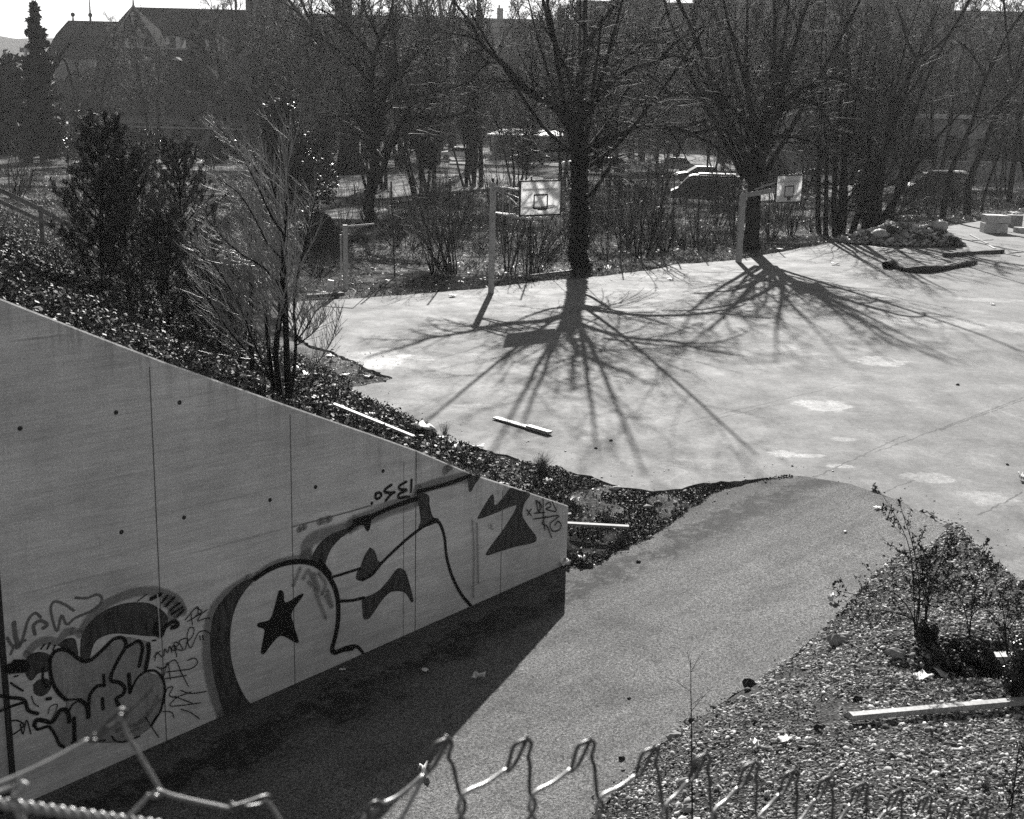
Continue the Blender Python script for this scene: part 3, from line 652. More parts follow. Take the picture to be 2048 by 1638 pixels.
for pts in ([(1592, 342), (1695, 228), (1702, 300)], [(1612, 355), (1725, 290)], [(1640, 275), (1655, 385)], [(1690, 240), (1735, 268), (1680, 310)], [(1782, 252), (1725, 300), (1700, 352), (1760, 330), (1805, 325)],
    [(1330, 690), (1345, 620), (1395, 665)], [(1320, 660), (1375, 610)], [(1408, 652), (1415, 590), (1440, 625), (1458, 568), (1478, 620)], [(1490, 560), (1475, 590), (1500, 605), (1515, 575), (1490, 560)], [(1520, 660), (1495, 540), (1535, 548), (1508, 590), (1565, 605)], [(1575, 600), (1540, 525), (1612, 505), (1588, 600)],
    [(1600, 540), (1655, 480), (1665, 415), (1625, 415), (1608, 500), (1640, 582), (1700, 460), (1760, 435), (1808, 462)], [(1716, 478), (1722, 515)], [(1742, 474), (1748, 515)],
    [(1345, 745), (1400, 760), (1500, 685), (1560, 800), (1618, 912)], [(1430, 790), (1560, 775), (1650, 758), (1697, 710), (1670, 670), (1612, 690)], [(1385, 750), (1402, 835), (1440, 705), (1462, 855)], [(1405, 850), (1600, 820)],
    [(1410, 1060), (1430, 940), (1485, 920), (1455, 990), (1510, 1010)], [(1552, 948), (1640, 975), (1770, 958)], [(1640, 962), (1520, 1010), (1460, 1080), (1580, 1075), (1722, 1055)], [(1500, 1000), (1650, 1058)], [(1400, 1130), (1470, 1135), (1495, 1185)], [(1555, 1110), (1640, 1140), (1712, 1192)], [(1250, 1180), (1300, 1260), (1365, 1355)], [(1300, 1265), (1345, 1180)]):
    p.stroke('B', pts, 8)
for pts in ([(1612, 405), (1642, 446)], [(1642, 402), (1618, 442)], [(1675, 345), (1692, 420), (1712, 380), (1675, 342)], [(1722, 330), (1725, 450), (1735, 545)], [(1738, 375), (1765, 355), (1775, 385), (1742, 402), (1808, 420)], [(1785, 350), (1812, 410)], [(1658, 470), (1740, 458), (1832, 448), (1772, 500), (1785, 550), (1830, 545), (1846, 510), (1825, 485), (1803, 512)], [(1740, 450), (1718, 500), (1750, 520), (1780, 595)], [(1665, 430), (1735, 425)], [(1700, 350), (1700, 420)]):
    p.stroke('A', pts, 8)
for pts in ([(1352, 500), (1352, 535)], [(1362, 500), (1362, 535)], [(1372, 500), (1372, 538), (1385, 536)], [(1372, 518), (1382, 516)]): p.stroke('A', pts, 3)
p.build('graffiti', 'spray_black', 'thin marker scrawls and signatures beside the painted letters')
p = Paint()
p.stroke('B', [(1350, 120), (1358, 250), (1368, 380), (1372, 490)], 11)
p.build('graffiti', 'spray_light', 'pale drip down the formwork seam')
p = Paint()
for pts in ([(1710, 270), (1740, 200), (1750, 170)], [(1770, 230), (1800, 180), (1820, 230)], [(1830, 240), (1850, 330), (1900, 460)], [(1860, 200), (1900, 260), (1880, 320)], [(1800, 250), (1860, 300), (1830, 200)], [(1900, 330), (1940, 400), (1910, 300)]): p.stroke('C', pts, 20)
for pts in ([(1240, 480), (1250, 700), (1245, 1000)], [(1270, 500), (1280, 900)]): p.stroke('A', pts, 14)
p.build('graffiti', 'spray_halo', 'grey rubbed smears beside the star')
# ================================================================== TREES
UP = np.array([0, 0, 1.0])
def nrm(a): return a / (np.linalg.norm(a, axis=-1, keepdims=True) + 1e-12)
def grow(P, D, L, K, wob, trop, rg, tropv=UP):
    """N polylines with K points"""
    N = len(P); out = np.empty((N, K, 3)); out[:, 0] = P; d = nrm(D.copy()); st = (L / (K - 1))[:, None]
    for k in range(1, K):
        d = nrm(d + rg.normal(0, wob, (N, 3)) + trop * tropv); out[:, k] = out[:, k - 1] + d * st
    return out
def kids(P, Rr, n, lo, hi, ang, rg, lenf, rf, dirup=.0, rmin=.003):
    """n children on every polyline of (N,K,3): start, direction, length, radius"""
    N, K, _ = P.shape; u = (lo + (hi - lo) * (np.arange(n)[None] + rg.rand(N, n)) / n); x = u * (K - 1)
    i = np.clip(x.astype(int), 0, K - 2); f = (x - i)[..., None]; r = np.arange(N)[:, None]
    a = P[r, i]; b = P[r, i + 1]; pos = a + (b - a) * f; T = nrm(b - a)
    rad = Rr[r, i] + (Rr[r, i + 1] - Rr[r, i]) * f[..., 0]
    q = rg.normal(0, 1, (N, n, 3)); q -= (q * T).sum(-1, keepdims=True) * T; q = nrm(q)
    an = ang * (.7 + .6 * rg.rand(N, n, 1)); D = T * np.cos(an) + q * np.sin(an); D = nrm(D + dirup * UP)
    PL = np.linalg.norm(P[:, 1:] - P[:, :-1], axis=2).sum(1)[:, None]
    L = PL * lenf * (1.15 - .75 * u) * (.6 + .7 * rg.rand(N, n))
    rr = np.maximum(rad * rf * (.7 + .5 * rg.rand(N, n)), rmin)
    return pos.reshape(-1, 3), D.reshape(-1, 3), L.ravel(), rr.ravel()
def taper(r, K, end=.25): return r[:, None] * np.linspace(1, end, K)[None]
class Tree:
    def __init__(s, seed): s.rg = np.random.RandomState(seed); s.big = []; s.fine = []; s.ends = None
    def limbs(s, lines):
        """explicit limbs: list of (pts, r0, r1)"""
        s.exp = []
        for pts, r0, r1 in lines:
            C = catmull(pts, 4); C = resample(C, 14); C[1:-1] += s.rg.normal(0, r0 * .12, (12, 3)); s.exp.append((C, np.linspace(r0, r1, 14)))
            s.big.append((C[None], np.linspace(r0, r1, 14)[None], 9))
        return s
    def trunk(s, base, H, r, lean=(0, 0), wob=.05, K=14, end=.12, flare=1.35):
        P = grow(np.array([base], float) - [0, 0, .3], np.array([[lean[0], lean[1], 1.0]]), np.array([H]), K, wob, .04, s.rg)
        Rr = taper(np.array([r]), K, end); Rr[:, 0] *= flare; Rr[:, 1] *= 1.05
        s.big.append((P, Rr, 10)); s.t = (P, Rr); return s
    def level(s, src, n, lo, hi, ang, lenf, rf, K=7, wob=.14, trop=.04, up=.1, rmin=.004, end=.3, sides=4, fine=False):
        P, Rr = src; a = kids(P, Rr, n, lo, hi, ang, s.rg, lenf, rf, up, rmin)
        Q = grow(a[0], a[1], a[2], K, wob, trop, s.rg); T = taper(a[3], K, end)
        (s.fine if fine else s.big).append((Q, T, sides)); return Q, T
    def mesh(s, name, lst, mat, parent):
        V = []; Fq = []; n = 0
        for P, Rr, sd in lst:
            v, f = tubes(P, Rr, sd); V.append(v); Fq.append(f + n); n += len(v)
        V = np.concatenate(V); Fq = np.concatenate(Fq)
        return meshobj(name, V - np.array(s.org)[None], Fq, mat, parent, smooth=True)
    def finish(s, name, org, label, cat='tree', group=None, bark='bark', twig='twig', second='crown'):
        s.org = org; e = empty(name, org); tag(e, label, cat, group); s.mesh('trunk', s.big, bark, e)
        if s.fine: s.mesh(second, s.fine, twig, e)
        s.e = e; return e
def leaves(pts, size, rg, nrm_up=.0, elong=1.3):
    """one quad per point"""
    N = len(pts); a = nrm(rg.normal(0, 1, (N, 3)) + np.array([0, 0, 0])); n = nrm(rg.normal(0, 1, (N, 3)) + nrm_up * UP)
    a = nrm(a - (a * n).sum(1, keepdims=True) * n); b = np.cross(n, a); s = size * (.6 + .8 * rg.rand(N, 1))
    q = np.stack([pts - a * s * elong, pts + b * s * .7, pts + a * s * elong, pts - b * s * .7], 1).reshape(-1, 3)
    return q, np.arange(4 * N).reshape(N, 4)
def stack(l):   # pad-join list of (P,R)
    return np.concatenate([a for a, _ in l]), np.concatenate([b for _, b in l])
# --- central ivy clad tree behind the court
def pl(ptslist, Y): return [aty(x, y, Y + (dy if dy is not None else 0)) for x, y, dy in ptslist]
cb = at(1160, 548); YC = cb[1] + .2
def lim(pts, r0, r1): return (np.array(pl(pts, YC)), r0, r1)
def cz(pts, s=.0034): return [(880 + x / 3.413, y / 3.413, d) for x, y, d in pts]
T1 = Tree(11)
L1 = [((pl([(1161, 560, 0), (1160, 520, 0), (1159, 450, 0), (1160, 380, 0), (1158, 310, 0), (1158, 250, 0), (1157, 200, 0)], YC)), .36, .22)]
L1 += [(pl(cz([(925, 900, 0), (880, 830, 0.14), (800, 740, 0.35), (700, 680, 0.63), (580, 600, 0.91), (480, 490, 1.1), (380, 390, 1.3), (270, 280, 1.6), (215, 150, 1.8), (130, 60, 2), (60, -60, 2.2)]), YC), .17, .04),
       (pl(cz([(945, 700, 0), (880, 520, 0.5), (820, 390, 1), (770, 240, 1.6), (730, 120, 2), (700, -20, 2.6), (680, -200, 3)]), YC), .13, .05),
       (pl(cz([(950, 700, 0), (960, 520, 0), (1000, 340, 0), (985, 180, 0.4), (990, 0, 0.6), (1000, -250, 0.8)]), YC), .17, .05),
       (pl(cz([(1010, 310, 0), (1070, 190, 0.28), (1150, 90, 0.56), (1220, 0, 0.77), (1330, -160, 1)]), YC), .11, .04),
       (pl(cz([(960, 800, 0), (1040, 680, 0.14), (1130, 600, 0.28), (1240, 510, 0.49), (1350, 460, 0.7), (1470, 430, 0.91), (1560, 330, 1.1), (1650, 260, 1.3), (1800, 180, 1.6)]), YC), .16, .04),
       (pl(cz([(1130, 470, 0.5), (1280, 380, 1), (1420, 280, 1.8), (1560, 210, 2.6), (1700, 150, 3.4)]), YC), .08, .03),
       (pl(cz([(990, 1040, 0), (1090, 985, 0.21), (1200, 925, 0.42), (1340, 875, 0.66), (1500, 865, 0.91), (1640, 880, 1.1), (1760, 930, 1.3), (1880, 1000, 1.5), (1960, 1080, 1.7)]), YC), .16, .04),
       (pl(cz([(1700, 910, 1.2), (1850, 880, 1.4), (1960, 820, 1.5), (2080, 800, 1.8)]), YC), .07, .03),
       (pl(cz([(1330, 880, 0.66), (1450, 860, 0.77), (1560, 880, 0.98), (1640, 1000, 1.2), (1700, 1120, 1.4)]), YC), .05, .02),
       (pl(cz([(930, 600, 0), (840, 600, 0.1), (720, 605, 0.28), (600, 560, 0.49), (500, 560, 0.7), (400, 600, 0.91)]), YC), .05, .02),
       (pl(cz([(620, 620, 0.84), (520, 555, 0.91), (400, 560, 1), (280, 640, 1.2)]), YC), .05, .02),
       (pl(cz([(430, 440, 1.2), (330, 430, 1.3), (240, 510, 1.5), (190, 580, 1.6)]), YC), .05, .02),
       (pl(cz([(340, 340, 1.4), (240, 350, 1.5), (150, 400, 1.7)]), YC), .045, .02),
       (pl(cz([(270, 275, 1.5), (180, 245, 1.7), (90, 230, 1.8), (-60, 215, 2)]), YC), .05, .02),
       (pl(cz([(1030, 290, 0), (1180, 290, 0.6), (1400, 285, 1.2), (1620, 300, 1.8)]), YC), .06, .02),
       (pl(cz([(1480, 420, 0.91), (1600, 380, 1.1), (1760, 440, 1.4), (1880, 560, 1.6)]), YC), .06, .02),
       (pl(cz([(1340, 470, 0.7), (1450, 530, 0.91), (1560, 620, 1.1), (1640, 720, 1.3)]), YC), .045, .02)]
# limbs towards and away from the viewer, they throw the fan of shadows
for px_, py_, dy, r in [(1100, 40, -5, .12), (1230, 60, -6, .12), (1160, 20, 6, .1), (1080, 90, 5, .1), (1290, 110, 5, .1), (1190, 150, -7, .12), (1120, 150, -6, .1), (1010, 140, -7.5, .09), (1330, 170, -7.5, .09)]:
    s0 = aty(1160, 345 - (px_ % 7) * 14, YC); e0 = aty(px_, py_, YC + dy); m0 = (s0 + e0) / 2 + [0, 0, -.4]; L1.append(([s0, m0, e0, e0 + (e0 - m0) * .7 + [0, 0, .2]], r, .03))
T1.limbs(L1); E1 = T1.exp[1:]
s1 = (np.stack([a for a, _ in E1]), np.stack([b for _, b in E1]))
a2 = T1.level(s1, 14, .12, 1, .85, .36, .32, K=9, wob=.13, trop=.01, up=.12, rmin=.012, sides=5)
a3 = T1.level(a2, 7, .15, 1, .8, .5, .55, K=7, wob=.16, trop=0, up=.05, rmin=.0085, sides=3, fine=True)
a4 = T1.level(a3, 4, .2, 1, .75, .55, .7, K=5, wob=.2, trop=0, rmin=.006, sides=3, fine=True)
# drooping epicormic shoots from the stub
ns = 26; rg = np.random.RandomState(3); st0 = aty(1205, 335, YC - .6)
pp = np.repeat(st0[None], ns, 0) + rg.normal(0, .15, (ns, 3)); dd = nrm(rg.normal(0, 1, (ns, 3)) + [1.0, -.5, .55])
Q = grow(pp, dd, 2.2 + 2.4 * rg.rand(ns), 9, .06, -.19, rg); Tt = taper(np.full(ns, .022), 9, .3); T1.fine.append((Q, Tt, 4)); T1.level((Q, Tt), 5, .3, 1, .5, .3, .6, K=5, trop=-.1, rmin=.006, sides=3, fine=True)
T1.limbs([(pl([(1168, 322, 0), (1188, 320, -.3), (1205, 330, -.6)], YC), .2, .14), (pl([(1172, 395, 0), (1190, 380, -.3), (1212, 345, -.8), (1222, 330, -1)], YC), .1, .05)])
T1.finish('bare_tree', cb, 'big bare tree with an ivy covered trunk right of the nearer hoop', 'tree', bark='bark_dark')
rg = np.random.RandomState(4); V = []
for (C, Rr), n, k in zip([T1.exp[0]] * 1, [1], [1]): pass
for (P, Rr, sd), n in zip(T1.big[:2], (9000, 2200)):
    C = P[0]; r_ = Rr[0]; m = 14; u = rg.rand(n) * (m - 1) * (1 if n > 5000 else .42); i = u.astype(int).clip(0, m - 2); f = (u - i)[:, None]
    c = C[i] * (1 - f) + C[i + 1] * f; rr = r_[i]; q = rg.normal(0, 1, (n, 3)); q[:, 2] *= .3; q = nrm(q); V.append(c + q * (rr[:, None] * 1.0 + np.abs(rg.normal(0, .05, (n, 1)))))
q, fq = leaves(np.concatenate(V), .045, rg); meshobj('ivy', q - cb[None], fq, 'ivy_leaf', T1.e)
# --- generic bare tree templates
def bare(seed, H, r, n1=12, lo=.25, ang=.7, len1=.5, n2=8, n3=7, n4=4, up=.3, lean=(0, 0), wob=.05, trop=.05, rmin=.01, base=(0, 0, 0), stems=1, twigr=.008, end=.12, name='bare_tree', label='', group=None, bark='bark', twig='twig', extra=None, org=None):
    T = Tree(seed); srcs = []
    for k in range(stems):
        a = k * 2 * math.pi / stems + seed; l = (lean[0] + (math.cos(a) * .22 if stems > 1 else 0), lean[1] + (math.sin(a) * .22 if stems > 1 else 0))
        b = np.array(base) + ([math.cos(a) * r * .8, math.sin(a) * r * .8, 0] if stems > 1 else [0, 0, 0])
        T.trunk(b, H * (1 - .15 * (k % 2)), r, l, wob, end=end); srcs.append(T.t)
    s = stack(srcs)
    a1 = T.level(s, n1, lo, 1, ang, len1, .5, K=9, wob=.1, trop=trop, up=up, rmin=rmin * 2, sides=5)
    a2 = T.level(a1, n2, .15, 1, .75, .45, .55, K=7, wob=.14, trop=trop * .5, up=.1, rmin=rmin, sides=4)
    a3 = T.level(a2, n3, .15, 1, .75, .5, .6, K=5, wob=.18, trop=0, rmin=twigr, sides=3, fine=True)
    if n4: T.level(a3, n4, .2, 1, .7, .6, .7, K=4, wob=.2, trop=0, rmin=twigr * .8, sides=3, fine=True)
    return T.finish(name, base if org is None else org, label, 'tree', group, bark, twig)
# twin stemmed tree left of the hoop
b = hit(745, 455, 40); Y = b[1]
T = Tree(21)
zz = lambda pts: [aty(500 + x / 4.094, y / 4.094, Y + d) for x, y, d in pts]
T.limbs([([b - [0, 0, .3]] + zz([(985, 1790, 0), (975, 1640, 0), (990, 1560, 0)]), .36, .27), (zz([(985, 1580, 0), (1010, 1400, 0), (1030, 1200, 0), (1065, 1000, 0), (1095, 850, .3), (1100, 760, .5), (1150, 640, 1), (1260, 540, 1.6), (1340, 420, 2.4)]), .26, .06),
         (zz([(1000, 1580, 0), (1060, 1440, -.3), (1120, 1280, -.8), (1190, 1120, -1.2), (1220, 1020, -1.6), (1300, 970, -2), (1440, 950, -2.6), (1600, 965, -3.2), (1740, 930, -3.8), (1850, 880, -4)]), .2, .05),
         (zz([(1020, 1200, 0), (1000, 1000, .5), (1000, 760, 1), (1005, 560, 1.5), (1030, 400, 1.8), (1090, 260, 2.2), (1160, 90, 2.6), (1180, -100, 3)]), .2, .06),
         (zz([(1060, 1010, 0), (1110, 860, -.6), (1250, 810, -1.4), (1390, 780, -2), (1560, 740, -2.8), (1740, 690, -3.6), (1900, 640, -4.2)]), .12, .03),
         (zz([(1245, 820, -1.4), (1235, 720, -1.5), (1240, 620, -1.4), (1320, 500, -1), (1440, 380, -.4), (1560, 300, .2)]), .09, .03),
         (zz([(1010, 1080, 0), (930, 1000, -1), (840, 950, -2), (740, 945, -3), (660, 975, -4)]), .09, .03),
         (zz([(1200, 600, 1), (1190, 420, 1), (1175, 250, 1.4), (1165, 60, 1.8)]), .07, .03), (zz([(1000, 700, 1), (880, 560, 0), (730, 420, -1), (600, 330, -2), (480, 290, -3)]), .1, .03),
         (zz([(1020, 480, 1.6), (900, 330, 1), (760, 200, .4), (640, 110, 0), (540, 60, -1)]), .1, .03), (zz([(1210, 1040, -1.6), (1290, 920, -1), (1370, 870, -.4), (1480, 860, .4)]), .08, .03),
         (zz([(1130, 660, 1), (1230, 610, 2), (1400, 560, 3), (1560, 560, 4)]), .07, .03), (zz([(1050, 310, 2), (1010, 220, 1), (960, 120, 0), (900, -20, -1)]), .08, .03)])
s1 = (np.stack([a for a, _ in T.exp[1:]]), np.stack([b_ for _, b_ in T.exp[1:]]))
a2 = T.level(s1, 14, .15, 1, .8, .36, .5, K=8, wob=.13, trop=.02, up=.15, rmin=.016, sides=4)
a3 = T.level(a2, 7, .15, 1, .75, .45, .6, K=6, wob=.16, trop=0, rmin=.011, sides=3, fine=True)
T.level(a3, 5, .2, 1, .7, .55, .7, K=4, wob=.2, trop=0, rmin=.008, sides=3, fine=True)
T.finish('bare_tree', b, 'bare tree with two stems forking low down, standing left of the nearer hoop', 'tree', bark='bark')
# big pollard behind the farther hoop: many upright poles
b = hit(1500, 505, 40)
T = Tree(31); T.trunk(b, 5.0, .37, (.05, 0), .03, K=8, end=.8)
P, Rr = T.t; rg = T.rg; N = 14
st = np.repeat(P[:, -2], N, 0) + rg.normal(0, .25, (N, 3)) * [1, 1, .8] - [0, 0, .6]; an = rg.rand(N) * 6.28
D = np.stack([np.cos(an) * .42, np.sin(an) * .42, np.ones(N)], 1) * (1 + 0 * an[:, None]); D[:, :2] *= (.3 + rg.rand(N, 1))
Q = grow(st, D, 8 + 6 * rg.rand(N), 11, .06, .03, rg); Tr = taper(.09 + .10 * rg.rand(N), 11, .15); T.big.append((Q, Tr, 7))
zq = lambda pts: [aty(1448 + x / 3.413, y / 3.413, b[1] + d) for x, y, d in pts]
T.limbs([(zq([(300, 880, 0), (400, 720, -.5), (520, 620, -1.5), (640, 560, -2.5), (760, 530, -3.5), (880, 580, -4.2), (930, 700, -4.6)]), .2, .05), (zq([(250, 1000, 0), (320, 860, -.6), (460, 700, -1.6), (600, 690, -2.8), (700, 800, -3.6), (760, 960, -4.4)]), .13, .04),
         (zq([(240, 1000, 0), (380, 930, -1), (520, 940, -2), (640, 1000, -3.2), (700, 1080, -4)]), .12, .03), (zq([(160, 960, 0), (40, 900, -1), (-60, 830, -2), (-200, 840, -3), (-300, 880, -4)]), .15, .04), (zq([(200, 900, 0), (60, 740, -2), (-100, 660, -3.5), (-300, 640, -5), (-500, 700, -6)]), .14, .04)])
s1 = (np.concatenate([Q, np.stack([resample(a, 11) for a, _ in T.exp])]), np.concatenate([Tr, np.stack([b_[:11] for _, b_ in T.exp])]))
a2 = T.level(s1, 13, .1, 1, .8, .36, .3, K=8, wob=.14, trop=.03, up=.12, rmin=.018, sides=4)
a3 = T.level(a2, 7, .15, 1, .75, .48, .6, K=5, wob=.18, trop=0, rmin=.011, sides=3, fine=True)
T.level(a3, 4, .2, 1, .7, .6, .7, K=4, wob=.2, trop=0, rmin=.008, sides=3, fine=True)
T.finish('bare_tree', b, 'massive bare pollarded tree with many upright poles directly behind the farther hoop', 'tree', bark='bark')
# dark spreading clump right of it
b = hit(1690, 470, 40)
T = Tree(41); N = 10; rg = T.rg; an = rg.rand(N) * 6.28; st = b + np.stack([np.cos(an) * 1.5, np.sin(an) * .9, -.3 + 0 * an], 1); D = np.stack([np.cos(an) * .5 + .05, np.sin(an) * .5, np.ones(N)], 1); D[:, :2] *= rg.rand(N, 1) * 1.1
Q = grow(st, D, 8 + 7 * rg.rand(N), 12, .07, .01, rg); Tr = taper(.14 + .12 * rg.rand(N), 12, .15); T.big.append((Q, Tr, 7))
a2 = T.level((Q, Tr), 15, .12, 1, .85, .38, .3, K=8, wob=.13, trop=.0, up=.05, rmin=.02, sides=4)
a3 = T.level(a2, 8, .15, 1, .75, .48, .6, K=5, wob=.18, trop=0, rmin=.011, sides=3, fine=True)
T.level(a3, 4, .2, 1, .7, .6, .7, K=4, wob=.2, trop=0, rmin=.008, sides=3, fine=True)
T.finish('bare_tree', b, 'dense dark clump of bare stems spreading behind the rubble heap', 'tree', bark='bark_dark', twig='bark')
# leaning trunks at the right
def leaner(seed, px, py, pts, r0, label, n=9, dy=0):
    b = hit(px, py, 40); T = Tree(seed); Y = b[1]
    T.limbs([([b - [0, 0, .3]] + [aty(x, y, Y + d) for x, y, d in pts[0]], r0, r0 * .35)] + [([aty(x, y, Y + d) for x, y, d in q], r0 * .5, .03) for q in pts[1:]])
    s1 = (np.stack([a for a, _ in T.exp]), np.stack([b_ for _, b_ in T.exp]))
    a2 = T.level(s1, n, .3, 1, .8, .3, .4, K=8, wob=.12, trop=.03, up=.1, rmin=.02, sides=4)
    a3 = T.level(a2, 7, .15, 1, .75, .48, .6, K=6, wob=.18, trop=0, rmin=.01, sides=3, fine=True)
    T.level(a3, 5, .2, 1, .7, .6, .7, K=4, wob=.2, trop=0, rmin=.007, sides=3, fine=True)
    T.finish('bare_tree', b, label, 'tree', 'leaning bare trees at the right of the court', bark='bark_dark')
def ZR(*pts): return [(1448 + x / 3.413, y / 3.413, d) for x, y, d in pts]
leaner(51, 1782, 440, [ZR((1180, 1300, 0), (1250, 1000, 0), (1300, 780, .5), (1400, 500, 1), (1500, 300, 1.5), (1600, 130, 2), (1700, -60, 2.5))], .17, 'thin bare tree leaning right, first of the leaning trunks past the dark clump')
leaner(52, 1755, 452, [ZR((1080, 1100, 0), (1120, 850, 0), (1220, 600, 0), (1320, 400, 0), (1480, 300, 0), (1580, 160, 0), (1680, 0, 0)), ZR((1130, 800, 0), (1200, 480, .6), (1250, 260, 1), (1320, 60, 1.5), (1370, -80, 2)), ZR((1310, 390, 0), (1260, 300, 0), (1220, 180, 0), (1190, 60, 0))], .2, 'bare tree with a forked leaning trunk behind the rubble heap')
leaner(53, 1885, 438, [ZR((1530, 1230, 0), (1600, 1040, 0), (1680, 880, 0), (1720, 780, 0), (1740, 640, 0), (1830, 440, 0), (1950, 200, 0), (2060, 60, 0)), ZR((1720, 800, 0), (1800, 780, -.5), (1900, 680, -1), (2060, 540, -1.6), (2200, 420, -2)), ZR((1780, 520, 0), (1700, 380, 0), (1620, 300, 0), (1540, 250, 0))], .2, 'dark bare trunk forking at mid height, leaning right behind the loose planks')
leaner(54, 1935, 430, [ZR((1680, 1230, 0), (1760, 1040, 0), (1810, 900, 0), (1880, 740, 0), (1970, 600, 0), (2060, 380, 0), (2200, 100, 0))], .27, 'thickest of the right leaning trunks, just left of the stacked blocks')
leaner(55, 1962, 425, [ZR((1800, 1250, 0), (1870, 1080, 0), (1900, 900, 0), (1960, 640, 0), (2010, 400, 0), (2100, 100, 0))], .11, 'slim crooked sapling behind the stacked blocks')
leaner(56, 2018, 405, [ZR((1960, 1250, 0), (1990, 1050, 0), (2020, 820, 0), (2060, 600, 0), (2080, 200, 0))], .25, 'dark upright trunk at the right edge behind the stacked blocks')
leaner(57, 2070, 415, [ZR((2050, 1150, 0), (2010, 800, 0), (1960, 500, 0), (1930, 200, 0), (1900, -50, 0))], .2, 'bare tree at the right edge leaning back to the left')
leaner(58, 1735, 400, [ZR((900, 1000, 0), (880, 700, 0), (850, 400, 0), (840, 100, 0), (830, -100, 0)), ZR((880, 740, 0), (960, 400, 0), (980, 0, 0))], .17, 'straight bare tree rising through the middle of the dark clump')
# thick trunk with root flare
def bigtrunk(seed, px, py, H, r, label, lean=(0, 0), bush=False, bark='bark', s=1):
    b = hit(px, py, 60)
    return bare(seed, H, r, n1=13, lo=.28, len1=.42, n2=8, n3=7, n4=4, rmin=.02, twigr=.016, base=tuple(b), lean=lean, label=label, bark=bark)
e = bigtrunk(61, 700, 352, 24, .95, 'huge old trunk with flaring roots standing on the pale park path')
T = Tree(5); T.org = tuple(e.location); b = np.array(e.location); T.big = []
for k in range(9):
    a = k * .7; T.big.append((np.array([[b + [math.cos(a) * .55, math.sin(a) * .55, 1.9], b + [math.cos(a) * .95, math.sin(a) * .95, .8], b + [math.cos(a) * 1.7, math.sin(a) * 1.7, -.1]]]), np.array([[.35, .42, .3]]), 8))
T.mesh('root_flare', T.big, 'bark', e)
bigtrunk(62, 943, 338, 21, .62, 'stout trunk leaning slightly right behind the top left of the nearer hoop', (.05, 0))
bigtrunk(63, 868, 318, 18, .3, 'slender dark trunk standing in the holly thicket in the park')
bigtrunk(64, 1505, 345, 22, .55, 'tall trunk behind the dark van')
# --- far woodland from copies
temps = []
for i, (H, r, st_, up) in enumerate([(19, .32, 1, .3), (23, .4, 1, .25), (16, .2, 3, .35), (21, .28, 2, .3), (14, .16, 4, .4)]):
    temps.append(bare(70 + i, H, r, n1=15 if st_ == 1 else 9, n2=9, n3=8, n4=5, stems=st_, up=up, wob=.05, rmin=.03, twigr=.019, label='x', group='bare trees in the far woods', bark='bark', twig='twig_grey'))
far = [(205, 312), (310, 322), (455, 318), (560, 312), (600, 322), (640, 328), (665, 310), (730, 318), (775, 308), (800, 330), (835, 300), (868, 328), (905, 312), (985, 306), (1020, 300), (1068, 318), (1105, 304), (1130, 328), (1195, 312), (1225, 302), (1262, 320), (1282, 326), (1310, 310), (1352, 322), (1385, 304), (1425, 312), (1450, 330), (1540, 316), (1570, 338), (1600, 330), (1630, 352), (1665, 330), (1722, 340), (1760, 362), (1812, 348), (1850, 340), (1872, 365), (1925, 352), (1982, 345), (2020, 360), (2075, 350)] + [(x + 9, 290 + (x * 7) % 19) for x in range(500, 2080, 62)]
rg = np.random.RandomState(9); bez = ['left of the court', 'behind the nearer hoop', 'towards the farther hoop', 'at the right']
used = [False] * 5
mid = [(640 + (i * 97) % 1440, 352 + (i * 29) % 62) for i in range(34)]
for i, (px, py) in enumerate(sorted(mid)):
    e = copy_tree(temps[(2, 4, 3)[i % 3]]); e.location = hit(px, py, 60); s_ = .34 + .26 * rg.rand(); e.scale = (s_, s_, s_ * 1.15); e.rotation_euler = (rg.normal(0, .08), rg.normal(0, .08), rg.rand() * 6.28)
    tag(e, 'slender young tree in the scrub behind the court, %s' % (ordn(i, 34) if ordn(i, 34) != 'middle' else ['just left of the middle', 'just right of the middle'][i > 17]), 'tree', 'slender trees in the scrub')
for i, (px, py) in enumerate(far):
    k = i * 3 % 5; b = hit(px, py, 60); e = temps[k] if not used[k] else copy_tree(temps[k]); used[k] = True
    e.location = b; e.rotation_euler = (0, 0, rg.rand() * 6.28); s = (.85 + .45 * rg.rand()) * (.7 if px < 480 else 1); e.scale = (s, s, s)
    zone = 0 if px < 700 else 1 if px < 1240 else 2 if px < 1600 else 3
    zi = [j for j, q in enumerate(far) if (0 if q[0] < 700 else 1 if q[0] < 1240 else 2 if q[0] < 1600 else 3) == zone]
    e['label'] = 'grey bare tree in the far woods %s, %s' % (bez[zone], ordn(zi.index(i), len(zi)))
